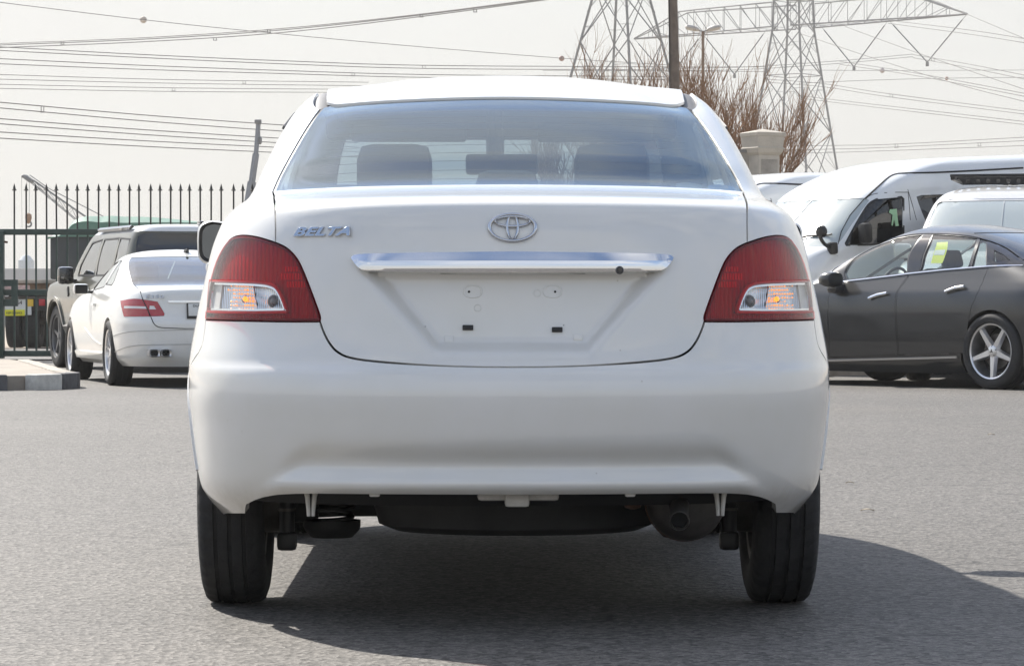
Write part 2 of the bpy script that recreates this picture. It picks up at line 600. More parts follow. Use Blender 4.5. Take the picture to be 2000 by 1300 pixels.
    def side(s, pts, sg=-1):
        out = []
        for (y, z) in pts:
            h = s._hit(Vector((sg * 6, y, z)), Vector((-sg, 0, 0)))
            if h is None: print('MISS side', (y, z)); continue
            out.append(h)
        return out
    def rear(s, pts):
        out = []
        for (x, z) in pts:
            h = s._hit(Vector((x, -8, z)), Vector((0, 1, 0)))
            if h is None: print('MISS rear', (x, z)); continue
            out.append(h)
        return out
    def front(s, pts):
        out = []
        for (x, z) in pts:
            h = s._hit(Vector((x, 12, z)), Vector((0, -1, 0)))
            if h is None: print('MISS front', (x, z)); continue
            out.append(h)
        return out
    def pos(s, av, off=0):
        a, v = np.array([av[0]]), np.array([av[1]])
        p, n = s.S(a, v)[0], s.N(a, v)[0]
        return Vector(p + n * off), Vector(n)
    def inset(s, loop, g):
        """move a closed loop of parameters inwards by g metres along the surface"""
        L = np.array(loop)
        P, Nn = s.S(L[:, 0], L[:, 1]), s.N(L[:, 0], L[:, 1])
        T = np.roll(P, -1, 0) - np.roll(P, 1, 0)
        T /= np.maximum(np.linalg.norm(T, axis=1), 1e-9)[:, None]
        x, y = L[:, 0] * KA, L[:, 1]
        area = .5 * np.sum(x * np.roll(y, -1) - np.roll(x, -1) * y)
        I = np.cross(Nn, T) * (1 if area * s.sgn > 0 else -1)
        e = 1e-4
        Ja = (s.S(L[:, 0] + e, L[:, 1]) - s.S(L[:, 0] - e, L[:, 1])) / (2 * e)
        Jv = (s.S(L[:, 0], L[:, 1] + e) - s.S(L[:, 0], L[:, 1] - e)) / (2 * e)
        out = []
        for i in range(len(L)):
            J = np.stack([Ja[i], Jv[i]], 1)
            w, *_ = np.linalg.lstsq(J, I[i] * g, rcond=None)
            w = np.clip(w, -.03, .03)
            out.append((L[i, 0] + w[0], L[i, 1] + w[1]))
        return out
    def panel(s, name, outline, mat, parent, holes=(), off=0.0, gap=0.0, thick=.012, h=.03, offfn=None, sharp=40, flange=True):
        sc = lambda q: [(p[0] * KA, p[1]) for p in q]
        un = lambda q: [(p[0] / KA, p[1]) for p in q]
        ol = un(resample(sc(outline), h))
        if gap: ol = s.inset(ol, gap)
        hs = []
        for q in holes:
            q = un(resample(sc(q), h))
            hs.append(s.inset(q, -gap) if gap else q)
        P2, T = triangulate(sc(ol), [sc(q) for q in hs], h)
        a, v = P2[:, 0] / KA, np.clip(P2[:, 1], 0, s.vmax)
        P, Nn = s.S(a, v), s.N(a, v)
        o = off if offfn is None else offfn(P, a, v)[:, None]
        P = P + Nn * o
        # orientation
        fn = np.cross(P[T[:, 1]] - P[T[:, 0]], P[T[:, 2]] - P[T[:, 0]])
        flip = (fn * Nn[T].mean(1)).sum(1) < 0
        T[flip] = T[flip][:, ::-1]
        used = np.unique(T)
        mp = -np.ones(len(P), int); mp[used] = np.arange(len(used))
        V = P[used]; T = mp[T]; Nu = Nn[used]
        faces = [tuple(int(i) for i in t) for t in T]
        verts = [tuple(p) for p in V.tolist()]
        if flange and thick > 0:
            cnt = {}
            for t in faces:
                for i in range(3):
                    e = (t[i], t[(i + 1) % 3])
                    cnt[tuple(sorted(e))] = cnt.get(tuple(sorted(e)), []) + [e]
            be = [c[0] for c in cnt.values() if len(c) == 1]
            nv_ = {}
            def low(i, dep, key):
                if (i, key) not in nv_:
                    nv_[(i, key)] = len(verts)
                    verts.append(tuple((V[i] - Nu[i] * dep).tolist()))
                return nv_[(i, key)]
            for (i, j) in be:
                faces.append((j, i, low(i, thick, 1), low(j, thick, 1)))
        me = bpy.data.meshes.new(name)
        me.from_pydata(verts, [], faces)
        me.update()
        return link_mesh(name, me, mat, parent, True, sharp)
    def strip(s, name, path, w, mat, parent, off=.002, h=.004, closed=False):
        """narrow raised moulding along a path of parameters"""
        L = np.array(path)
        P, Nn = s.S(L[:, 0], L[:, 1]), s.N(L[:, 0], L[:, 1])
        mb = MB()
        T = np.gradient(P, axis=0)
        T /= np.maximum(np.linalg.norm(T, axis=1), 1e-9)[:, None]
        B = np.cross(Nn, T)
        V = []
        for i in range(len(P)):
            c = P[i] + Nn[i] * off
            V += [c - B[i] * w / 2 - Nn[i] * .004, c - B[i] * w * .4 + Nn[i] * h, c + B[i] * w * .4 + Nn[i] * h, c + B[i] * w / 2 - Nn[i] * .004]
        fs = []
        for i in range(len(P) - 1):
            for k in range(3):
                q = i * 4 + k
                fs.append((q, q + 1, q + 5, q + 4))
        fs += [(0, 3, 2, 1), tuple(len(V) - 4 + k for k in range(4))]
        mb.add(V, fs)
        return mb.build(name, mat, parent)

def mir(q): return [(-a, v) for (a, v) in reversed(q)]
def sym(q):
    """left half (centre top -> ... -> centre bottom), closed with its mirror image"""
    q = [((0.0, p[1]) if i in (0, len(q) - 1) else p) for i, p in enumerate(q)]
    return q + [(-a, v) for (a, v) in reversed(q[1:-1])]

def circle_side(y, z, r, n=40, a0=0, a1=360):
    return [(y + r * math.cos(R(a0 + (a1 - a0) * i / n)), z + r * math.sin(R(a0 + (a1 - a0) * i / n))) for i in range(n)]

def frame_at(n, up=Vector((0, 0, 1))):
    """matrix whose Z is n, Y is up along the surface"""
    z = n.normalized(); x = up.cross(z).normalized(); y = z.cross(x)
    return Matrix((x, y, z)).transposed()

def text_mesh(txt, size, extrude, shear=0, offset=0, space=1.0):
    cu = bpy.data.curves.new('lettering', 'FONT')
    cu.body = txt; cu.size = size; cu.extrude = extrude; cu.shear = shear; cu.offset = offset
    cu.space_character = space; cu.align_x = 'CENTER'; cu.align_y = 'CENTER'
    cu.bevel_depth = extrude * .3; cu.resolution_u = 4
    ob = bpy.data.objects.new('lettering', cu)
    COL.objects.link(ob)
    dg = bpy.context.evaluated_depsgraph_get()
    me = bpy.data.meshes.new_from_object(ob.evaluated_get(dg))
    bpy.data.objects.remove(ob, do_unlink=True)
    return me

def place_text(name, txt, size, pos, M3, mat, parent, extrude=.002, shear=0, offset=0, sx=1, space=1):
    me = text_mesh(txt, size, extrude, shear, offset, space)
    me.transform(M3.to_4x4() @ Matrix.Diagonal((sx, 1, 1, 1)))
    me.transform(Matrix.Translation(pos))
    return link_mesh(name, me, mat, parent, False)

# ------------------------------------------------------------------ wheels
def tyre_profile(Rr, w, rim):
    h = w / 2
    pr = [(-h * .80, rim), (-h * .96, rim + .012), (-h, (Rr + rim) / 2), (-h * .97, Rr - .035), (-h * .88, Rr - .012), (-h * .76, Rr - .003)]
    g = []
    for gx in (-.42, 0, .42):
        g += [(h * gx - .006, Rr), (h * gx - .0045, Rr - .006), (h * gx + .0045, Rr - .006), (h * gx + .006, Rr)]
    return pr + g + [(-x, r) for x, r in reversed(pr)]

def make_wheel(parent, loc, Rr, w, rim, out=-1, style='plain', name='wheel', tread=False):
    """out: -1 the face looks to local -x"""
    pr_ = tyre_profile(Rr, w, rim)
    t = MB().lathe(pr_, (0, 0, 0), 'x', 168 if tread else 64)
    if tread:      # cut cross grooves into the shoulders and sipes into the ribs
        m_ = len(pr_)
        for k in range(168):
            for i, (x_, r_) in enumerate(pr_):
                if r_ < Rr - .02: continue
                q = abs(x_) / (w / 2)
                cut = (.007 if (q > .5 and k % 4 == 0) else 0) + (.003 if (q <= .5 and k % 4 == (1 if x_ > 0 else 3)) else 0)
                if cut:
                    p_ = t.v[k * m_ + i]
                    s_ = (r_ - cut) / r_
                    t.v[k * m_ + i] = (p_[0], p_[1] * s_, p_[2] * s_)
    wo = empty(name, loc); wo.parent = parent
    t.build('tyre', M_rub, wo, sharp=50)
    o = out
    h = w / 2
    rm = MB().lathe([(o * h * .8, rim + .004), (o * h * .86, rim - .004), (o * h * .80, rim - .018), (o * h * .3, rim - .03), (-o * h * .8, rim - .02), (-o * h * .82, rim + .002)], axis='x', n=48)
    rm.build('rim_barrel', M_alloy if style in ('star', 'multi') else (M_alloyd if style == 'dark' else M_steel), wo)
    fx = o * h * .62
    MB().lathe([(-o * .01, .001), (-o * .01, rim * .62), (o * .012, rim * .62), (o * .012, .001)], axis='x', n=32).build('brake_disc', M_steel, wo)
    ns = {'star': 5, 'dark': 5, 'multi': 10, 'plain': 8}[style]
    mt = {'star': M_alloy, 'dark': M_alloyd, 'multi': M_alloy, 'plain': M_alloyd}[style]
    for k in range(ns):
        a = 2 * math.pi * k / ns + math.pi / 2 * (1 if style != 'star' else -1)
        wi, wo_ = (rim * .17, rim * .10) if ns == 5 else (rim * .09, rim * .07)
        dy, dz = math.cos(a), math.sin(a)
        ty, tz = -dz, dy
        V = []
        for (r, ww, dx) in ((rim * .12, wi, 0), (rim * .5, wi * .78, o * .006), (rim * .97, wo_, o * .012)):
            for sx, q in ((0, .62), (0, -.62), (-o * .035, -1), (-o * .035, 1)):
                V.append((fx + dx + sx, dy * r + ty * ww * q, dz * r + tz * ww * q))
        fs = []
        for i in range(2):
            for j in range(4):
                fs.append((i * 4 + j, i * 4 + (j + 1) % 4, i * 4 + 4 + (j + 1) % 4, i * 4 + 4 + j))
        fs += [(0, 1, 2, 3), (8, 9, 10, 11)]
        MB().add(V, fs).build('spoke', mt, wo, sharp=30)
    MB().lathe([(fx - o * .03, rim * .22), (fx + o * .006, rim * .2), (fx + o * .014, rim * .12), (fx + o * .014, .001)], axis='x', n=24).build('hub_cap', mt, wo)
    if style in ('star', 'dark'):
        for k in range(5):
            a = 2 * math.pi * (k + .5) / 5 + math.pi / 2 * -1
            MB().lathe([(fx + o * .002, rim * .028), (fx + o * .010, rim * .026), (fx + o * .010, .0005)], (0, math.cos(a) * rim * .165, math.sin(a) * rim * .165), 'x', 10).build('lug_bolt', M_black, wo)
        for k in range(3):   # three-pointed cap mark
            a = 2 * math.pi * k / 3 + math.pi / 2
            MB().add([(fx + o * .016, math.cos(a) * rim * .10, math.sin(a) * rim * .10), (fx + o * .016, math.cos(a + 1.05) * rim * .025, math.sin(a + 1.05) * rim * .025),
                      (fx + o * .016, 0, 0), (fx + o * .016, math.cos(a - 1.05) * rim * .025, math.sin(a - 1.05) * rim * .025)], [(0, 1, 2, 3)]).build('cap_mark', M_black if style == 'star' else M_alloy, wo, smooth=False)
    return wo
# ------------------------------------------------------------------ ground
def ground_mat(name, base, var, warm, agg=1.0):
    m, n, l = nodes_of(name)
    b = n['Principled BSDF']
    b.inputs['Roughness'].default_value = .70
    b.inputs['Specular IOR Level'].default_value = .42
    tc = n.new('ShaderNodeTexCoord')
    def noise(sc, det=5, ro=.6):
        t = n.new('ShaderNodeTexNoise'); t.inputs['Scale'].default_value = sc; t.inputs['Detail'].default_value = det; t.inputs['Roughness'].default_value = ro
        l.new(tc.outputs['Object'], t.inputs['Vector']); return t
    def ramp(src, p0, c0, p1, c1):
        r = n.new('ShaderNodeValToRGB'); e = r.color_ramp.elements
        e[0].position, e[1].position = p0, p1
        e[0].color = (*c0, 1); e[1].color = (*c1, 1)
        l.new(src, r.inputs['Fac']); return r
    def mix(a, c, fac=None, mode='MIX', f=1.0):
        x = n.new('ShaderNodeMixRGB'); x.blend_type = mode; x.inputs['Fac'].default_value = f
        l.new(a, x.inputs['Color1']); l.new(c, x.inputs['Color2'])
        if fac is not None: l.new(fac, x.inputs['Fac'])
        return x
    big = noise(.22, 5, .6)
    r1 = ramp(big.outputs['Fac'], .32, tuple(c * (1 - var) for c in base), .70, tuple(c * (1 + var) for c in base))
    # wind-blown sand in soft patches
    sd = noise(.09, 6, .62)
    r2 = ramp(sd.outputs['Fac'], .52, (0, 0, 0), .74, (.55, .55, .55))
    warmn = n.new('ShaderNodeRGB'); warmn.outputs[0].default_value = (*warm, 1)
    m1 = mix(r1.outputs['Color'], warmn.outputs[0], r2.outputs['Color'])
    # aggregate: pale and dark stone chips
    vo = n.new('ShaderNodeTexVoronoi'); vo.inputs['Scale'].default_value = 62
    l.new(tc.outputs['Object'], vo.inputs['Vector'])
    r3 = ramp(vo.outputs['Color'], .0, (1 - .72 * agg,) * 3, 1.0, (1 + .68 * agg,) * 3)
    m2 = mix(m1.outputs['Color'], r3.outputs['Color'], mode='MULTIPLY')
    fn = noise(130, 3, .75)
    r4 = ramp(fn.outputs['Fac'], .28, (.32, .32, .32), .74, (1.72, 1.72, 1.72))
    m3 = mix(m2.outputs['Color'], r4.outputs['Color'], mode='MULTIPLY')
    # a few pale sparkling chips
    v2 = n.new('ShaderNodeTexVoronoi'); v2.inputs['Scale'].default_value = 38
    l.new(tc.outputs['Object'], v2.inputs['Vector'])
    r5 = ramp(v2.outputs['Distance'], .05, (.42, .41, .39), .10, (0, 0, 0))
    m4 = mix(m3.outputs['Color'], r5.outputs['Color'], mode='ADD', f=.35)
    # oil and wear stains
    st = noise(.9, 6, .7)
    r6 = ramp(st.outputs['Fac'], .60, (1, 1, 1), .78, (.72, .72, .73))
    m5 = mix(m4.outputs['Color'], r6.outputs['Color'], mode='MULTIPLY')
    # short open cracks
    wv = noise(2.2, 4, .6)
    mp = n.new('ShaderNodeMixRGB'); mp.inputs['Fac'].default_value = .12
    l.new(tc.outputs['Object'], mp.inputs['Color1']); l.new(wv.outputs['Color'], mp.inputs['Color2'])
    cr = n.new('ShaderNodeTexVoronoi'); cr.feature = 'DISTANCE_TO_EDGE'; cr.inputs['Scale'].default_value = .75
    l.new(mp.outputs['Color'], cr.inputs['Vector'])
    r7 = ramp(cr.outputs['Distance'], .004, (1, 1, 1), .010, (0, 0, 0))
    cm = noise(1.3, 3, .6)
    r8 = ramp(cm.outputs['Fac'], .56, (0, 0, 0), .60, (.75, .75, .75))
    cx = mix(r7.outputs['Color'], r8.outputs['Color'], mode='MULTIPLY')
    dk = n.new('ShaderNodeRGB'); dk.outputs[0].default_value = (.028, .026, .024, 1)
    m6 = mix(m5.outputs['Color'], dk.outputs[0], cx.outputs['Color'])
    l.new(m6.outputs['Color'], b.inputs['Base Color'])
    bp = n.new('ShaderNodeBump'); bp.inputs['Strength'].default_value = .55; bp.inputs['Distance'].default_value = .006
    l.new(vo.outputs['Distance'], bp.inputs['Height'])
    bp2 = n.new('ShaderNodeBump'); bp2.inputs['Strength'].default_value = .35; bp2.inputs['Distance'].default_value = .006
    l.new(fn.outputs['Fac'], bp2.inputs['Height']); l.new(bp.outputs['Normal'], bp2.inputs['Normal'])
    l.new(bp2.outputs['Normal'], b.inputs['Normal'])
    return m

M_asph = ground_mat('worn_asphalt', (.114, .107, .098), .14, (.165, .145, .12))
M_sand = pmat('sand_ground', (.36, .31, .25), .9, noise=.2, nscale=.4, bump=.3, bscale=8)
M_pave = pmat('pale_paving_concrete', (.33, .29, .245), .85, noise=.2, nscale=3, bump=.3, bscale=60)
M_kerbw = pmat('worn_white_kerb_paint', (.55, .54, .50), .8, noise=.25, nscale=10, bump=.3, bscale=50)
M_kerbk = pmat('worn_black_kerb_paint', (.10, .10, .105), .8, noise=.4, nscale=10, bump=.3, bscale=50)
M_kerbg = pmat('bare_concrete_kerb', (.40, .37, .32), .85, noise=.22, nscale=8, bump=.3, bscale=50)

g = MB().add([(-900, -600, 0), (900, -600, 0), (900, 2600, 0), (-900, 2600, 0)], [(0, 1, 2, 3)]).build('sand_plain', M_sand, None, False)
g.location.z = -.03
tag(g, kind='structure')
g = MB().add([(-60, -45, 0), (60, -45, 0), (60, 50, 0), (-60, 50, 0)], [(0, 1, 2, 3)]).build('asphalt_yard', M_asph, None, False)
tag(g, kind='structure')

def kerb_run(parent, pts, size=(.5, .15, .15), mats=(M_kerbw, M_kerbk), start=0):
    """kerb stones of their own along a polyline of (x, y)"""
    P = [Vector((p[0], p[1], 0)) for p in pts]
    acc, i = 0, start
    meshes = {}
    L = [0]
    for a, b in zip(P, P[1:]): L.append(L[-1] + (b - a).length)
    def pt(d):
        for k in range(len(P) - 1):
            if d <= L[k + 1] or k == len(P) - 2:
                t = (d - L[k]) / (L[k + 1] - L[k]); return P[k].lerp(P[k + 1], t)
    d = 0
    while d + size[0] * .6 < L[-1]:
        e = min(d + size[0], L[-1])
        a, b = pt(d), pt(e)
        ln = (b - a).length - .008
        key = (i % len(mats), round(ln, 2))
        if key not in meshes:
            mb = MB().box((0, 0, size[2] / 2 - .02), (round(ln, 2), size[1], size[2] + .04), bev=.018)
            o = mb.build('kerb_stone', mats[i % len(mats)], parent)
            meshes[key] = o.data
        else:
            o = bpy.data.objects.new('kerb_stone', meshes[key]); COL.objects.link(o); o.parent = parent
        c = (a + b) / 2
        o.location = (c.x, c.y, random.uniform(-.004, .004))
        o.rotation_euler = (0, 0, math.atan2(b.y - a.y, b.x - a.x) + random.uniform(-.006, .006))
        d = e; i += 1

# traffic island at the left, by the gate
isl = [(-13, 20.6), (-4.9, 20.9), (-4.45, 20.98), (-4.2, 21.09), (-4.05, 21.33), (-3.98, 21.62), (-4.0, 22.0), (-4.2, 22.7), (-5.5, 29.3), (-5.7, 30.0), (-13, 30.6)]
o = MB().prism(isl, -.02, .135).build('island_pavement', M_pave, None, False)
tag(o, kind='structure')
kerb_run(o, [(-13.1, 20.53), (-6.7, 20.765)], (.62, .15, .15), (M_kerbk, M_kerbw), 0)
kerb_run(o, [(-6.7, 20.765), (-4.92, 20.83), (-4.45, 20.905), (-4.19, 21.0)], (.58, .15, .15), (M_kerbk,), 0)
kerb_run(o, sm([(-4.19, 21.0), (-4.06, 21.13), (-3.98, 21.3)], 4), (.42, .15, .15), (M_kerbw,), 0)
kerb_run(o, sm([(-3.98, 21.3), (-3.90, 21.62), (-3.92, 22.0)], 4), (.40, .15, .15), (M_kerbk,), 0)
kerb_run(o, [(-3.92, 22.02), (-4.12, 22.72), (-5.42, 29.3)], (.62, .15, .15), (M_kerbg,), 0)
# raised forecourt behind the dark saloon
fc = [(-1.5, 26.15), (3.75, 26.3), (4.0, 27.55), (5.2, 28.3), (30, 30.2), (30, 46), (-1.5, 46)]
o = MB().prism(fc, -.02, .13).build('forecourt_pavement', M_pave, None, False)
tag(o, kind='structure')
kerb_run(o, [(-1.5, 26.07), (3.80, 26.22), (4.07, 27.5), (5.22, 28.22), (14, 28.9)], (.9, .15, .145), (M_kerbw, M_kerbg, M_kerbg), 0)
# pale sand swept against that kerb
o = MB().add([(-1.5, 25.3, .004), (3.9, 25.5, .004), (3.8, 26.16, .004), (-1.5, 26.0, .004)], [(0, 1, 2, 3)]).build('sand_strip', M_sand, None, False)
tag(o, kind='structure')

# small things lying on the asphalt
M_leaf = pmat('dry_leaf', (.42, .36, .27), .8)
def leaf(px, py, L, ang, label):
    p = at(px, py, 0); o0, d = pray(px, py)
    p = o0 + d * (-o0.z / d.z)
    mb = MB()
    V = []
    for i in range(7):
        t = i / 6; w = .22 * L * math.sin(math.pi * min(.97, t + .03)); z = .005 * math.sin(math.pi * t) + .004
        V += [(-L / 2 + t * L, -w, z + .004), (-L / 2 + t * L, 0, z), (-L / 2 + t * L, w, z + .003)]
    fs = []
    for i in range(6):
        for k in range(2): fs.append((i * 3 + k, i * 3 + k + 1, i * 3 + k + 4, i * 3 + k + 3))
    o = mb.add(V, fs).build('dry_leaf', M_leaf, None)
    o.location = (p.x, p.y, 0); o.rotation_euler = (.1, 0, ang)
    tag(o, label, 'leaf')
leaf(1694, 999, .055, .1, 'pale curled dry leaf on sunlit asphalt right of the white sedan')
leaf(1660, 945, .04, -.3, 'thin brown dry leaf on asphalt farther back, right of the white sedan')
leaf(1936, 850, .05, .4, 'small dark leaf on asphalt in front of the dark grey saloon')
# ------------------------------------------------------------------ the white sedan in the foreground
def sstep(t): t = np.clip(t, 0, 1); return t * t * (3 - 2 * t)
def belta_disp(P, a):
    x, y, z = P[:, 0], P[:, 1].copy(), P[:, 2]
    w = (np.abs(a) < .8)
    ax = np.abs(x)
    # number plate recess
    hw = .205 + (z - .69) * .90
    d = np.minimum(np.minimum((.905 - z) * 1.0, (z - .672) * 1.0), (hw - ax) * .78)
    y = y + np.where(w, .034 * sstep(d / .045), 0)
    # bumper crease and lower lip
    xl = .545 + (.417 - z) * .95
    win = sstep((xl + .02 - ax) / .06)
    cre = np.where(z > .415, np.exp(-((z - .415) / .030) ** 2), np.exp(-((z - .415) / .026) ** 2))
    lip = np.exp(-((z - .356) / .022) ** 2)
    y = y + np.where(w, win * (.022 * cre - .020 * lip), 0)
    # corner tuck above the rear wheel flare
    return np.stack([x, y, z], 1)

def roofz(x, y):
    return 1.482 - .145 * x * x - .2485 * np.maximum(0, 1 - y) ** 2 - .25 * np.maximum(0, y - 1) ** 2

#        zr     zc     zs     W     yr     y0    n    zf    yf    y1   nf
BROWS = [
    (.20,  .20,  .20,  .690, -.70, -.05, 3.0, .20, 3.25, 2.40, 3),
    (.27,  .27,  .27,  .768, -.76, -.05, 3.0, .27, 3.30, 2.40, 3),
    (.335, .335, .335, .812, -.828, -.03, 3.0, .335, 3.34, 2.40, 3),
    (.40,  .40,  .40,  .823, -.868, -.02, 3.0, .40, 3.37, 2.40, 3),
    (.50,  .50,  .50,  .834, -.898, 0, 3.05, .50, 3.38, 2.40, 3),
    (.58,  .58,  .58,  .840, -.906, 0, 3.1, .58, 3.38, 2.40, 3),
    (.632, .632, .632, .840, -.897, 0, 3.1, .63, 3.37, 2.40, 3),
    (.660, .660, .660, .838, -.874, 0, 3.1, .66, 3.36, 2.40, 3),
    (.75,  .75,  .75,  .824, -.857, 0, 3.0, .74, 3.30, 2.38, 3),
    (.85,  .85,  .85,  .803, -.845, 0, 3.0, .81, 3.15, 2.30, 3),
    (.95,  .95,  .945, .781, -.830, .0, 3.0, .88, 2.90, 2.10, 3),
    (1.015, 1.01, .995, .763, -.815, .02, 3.0, .93, 2.60, 1.95, 3),
    (1.045, 1.038, 1.018, .754, -.797, .05, 3.0, .965, 2.42, 1.85, 3),
    (1.060, 1.052, 1.035, .745, -.745, .12, 3.05, .985, 2.32, 1.80, 3),
    (1.082, 1.072, 1.060, .731, -.56, .25, 3.2, 1.0, 2.24, 1.75, 3),
    (1.106, 1.094, 1.088, .712, -.35, .40, 3.4, 1.02, 2.16, 1.65, 3.2),
    (1.205, 1.190, 1.19, .674, -.10, .52, 3.6, 1.13, 1.95, 1.50, 3.4),
    (1.295, 1.278, 1.29, .634, .12, .62, 3.8, 1.26, 1.70, 1.35, 3.6),
    (1.348, 1.335, 1.372, .585, .262, .68, 4.0, 1.35, 1.54, 1.25, 3.8),
    (1.378, 1.361, 1.416, .537, .358, .72, 4.2, 1.415, 1.40, 1.15, 4),
]
sedan = empty('sedan', (0, 0, 0), 0, 'white four-door sedan seen from behind, filling the middle of the picture', 'car')
B = Car(BROWS, disp=belta_disp, na=260, nv=160)
vtop = B.vmax

# seams as seen in the photograph, left half
win_bot = B.px(sm([(995, 360), (900, 360.6), (800, 361.8), (700, 364), (600, 368.5), (545, 372), (533, 373.5)], 4))
win_side = B.px(sm([(533, 373.5), (545, 345), (562, 313), (590, 264), (612, 230), (629, 209)], 4))
win_top = [win_side[-1]] + [(a, vtop - .002) for a in np.linspace(win_side[-1][0] * .97, 0, 30)]
trunk_side = B.px(sm([(533, 373.5), (535.5, 390), (537.5, 420), (538, 450), (538, 474)], 4))
lamp_in = B.px(sm([(538, 474), (560, 485), (578, 503), (590, 525), (606, 565), (619, 600), (625, 618), (624.5, 627.5)], 4))
trunk_low = B.px(sm([(624.5, 627.5), (632, 648), (643, 669), (658, 686), (684, 698), (740, 706), (840, 713), (930, 716), (1000, 716.5)], 4))
lamp_bot = B.px(sm([(624.5, 627.5), (560, 627.6), (500, 626.6), (440, 625.2), (402, 624)], 4))
lamp_out = B.px(sm([(402, 624), (404, 600), (408, 572), (414, 542), (424, 510), (437, 484), (450, 467)], 4))
lamp_top = B.px(sm([(450, 467), (460, 462), (478, 460), (505, 464), (538, 474)], 4))

GAP = .0028
trunk_ol = sym([(0, win_bot[0][1])] + win_bot[1:] + trunk_side[1:] + lamp_in[1:] + trunk_low[1:])
trunk = B.panel('trunk_lid', trunk_ol, M_white, sedan, gap=GAP, h=.011, thick=.016)
rw_ol = sym([(0, win_top[-1][1])] + list(reversed(win_top))[1:] + list(reversed(win_side))[1:] + list(reversed(win_bot))[1:])
rear_window = B.panel('rear_window', rw_ol, M_glassR, sedan, gap=.006, off=-.003, h=.03, thick=0)
# black gasket round the rear window
gl = rw_ol + [rw_ol[0]]
B.strip('window_gasket', B.inset(resample([(p[0], p[1]) for p in rw_ol], .05), .003) + [B.inset(resample(rw_ol, .05), .003)[0]], .011, M_black, sedan, off=-.007, h=.003)

# bumper
bump_side = B.side(sm([(-.47, .70), (-.42, .668), (-.36, .648)], 4) + [(.0 + .352 * math.cos(R(t)), .300 + .352 * math.sin(R(t))) for t in range(106, 188, 6)][4:] , -1)
bs0 = B.px(sm([(402, 624), (399, 650), (395, 672), (388, 688)], 4))
arch = [(.352 * math.cos(R(t)), .300 + .352 * math.sin(R(t))) for t in (128, 135, 142, 150, 158, 166, 174, 181, 187)]
bump_arch = B.side(arch, -1)
bump_bot = B.px([(432, 999), (445, 1003)]) + B.px([(480, 1003), (482.5, 986), (500, 977)] + sm([(515, 972), (545, 966.5), (600, 964), (700, 964.5), (850, 965.5), (1000, 966)], 3))
bump_ol = sym([(0, trunk_low[-1][1])] + list(reversed(trunk_low))[1:] + lamp_bot[1:] + bs0[1:] + bump_arch + bump_bot[1:])
bumper = B.panel('rear_bumper', bump_ol, M_white, sedan, gap=GAP, h=.0125, thick=.018)

# body sides (quarter, sill, wings) with window and wheel openings
VR = vtop
arch_r = [(.352 * math.cos(R(t)), .300 + .352 * math.sin(R(t))) for t in range(128, -9, -6)]
arch_f = [(2.55 + .352 * math.cos(R(t)), .300 + .352 * math.sin(R(t))) for t in range(188, -9, -7)]
low = .21
side_low = B.side([(.36, low), (1.4, low), (2.19, low)], -1)
front_edge = [(-2.995, side_low[-1][1]), (-2.995, VR * .55)]
cowl = B.front([(-.05, 1.02)])[0]
ditch_x = .520
top_pts = []
for aa in np.linspace(.80, 2.35, 26): top_pts.append((-aa, vtop - .004))
A_out = B.px([(450, 467)])
hood_v = cowl[1]
# windscreen opening in parameters
ws_lo, ws_hi = hood_v + .015, vtop - .02
ws = [(-3, ws_lo), (-2.54, ws_lo + .03), (-2.51, ws_lo + .05), (-2.51, ws_hi - .03), (-2.55, ws_hi), (-3, ws_hi)]
side_ol = trunk_side + list(reversed(lamp_top))[1:] + list(reversed(lamp_out))[1:] + bs0[1:] + B.side(arch_r, -1) + side_low + B.side(arch_f, -1)
nose_low = B.side([(2.93, .24)], -1)
side_ol += nose_low + [(-2.99, nose_low[-1][1]), (-2.99, ws_lo)] + [(q[0], q[1]) for q in ws[1:5]] + [(-2.99, ws_hi), (-2.99, vtop - .001)] + list(reversed(top_pts)) + list(reversed(win_side))[1:-1]
# tidy: start of the roof rail is the upper window corner
win_r = sm([(.42, 1.06), (.36, 1.10), (.40, 1.20), (.50, 1.31), (.62, 1.352)], 3) + [(.93, 1.365), (.90, 1.02), (.45, 1.03)]
win_f = [(.985, 1.365), (1.22, 1.35)] + sm([(1.22, 1.35), (1.45, 1.24), (1.68, 1.06)], 3)[1:] + [(1.70, 1.02), (.955, 1.02)]
hw_r, hw_f = B.side(win_r, -1), B.side(win_f, -1)
for sg, nm in ((1, 'left'), (-1, 'right')):
    f = (lambda q: q) if sg == 1 else mir
    B.panel('body_side', f(side_ol), M_white, sedan, holes=[f(hw_r), f(hw_f)], gap=GAP * .9, h=.026, thick=.016)
    B.panel('side_window', f(hw_r), M_glassD, sedan, off=-.004, h=.06, thick=0)
    B.panel('side_window', f(hw_f), M_glassC, sedan, off=-.004, h=.06, thick=0)
    # wheel arch lip
    B.strip('wheel_arch_lip', f(B.side([(.352 * math.cos(R(t)), .300 + .352 * math.sin(R(t))) for t in range(168, -7, -6)], -1)), .012, M_white, sedan, off=.001, h=.004)
    # rubber strip down the window frame and rain deflector
    B.strip('side_moulding', f(B.side([(.3, .44), (1, .44), (2.2, .44)], -1)), .03, M_white, sedan, off=0, h=.008)
wsf = ws[:-1] + [(-3, ws_hi)]
wind = [(p[0], p[1]) for p in ws]
for sg in (1, -1):
    B.panel('windscreen', wind if sg == 1 else mir(wind), M_glassC, sedan, off=-.003, h=.05, thick=0)

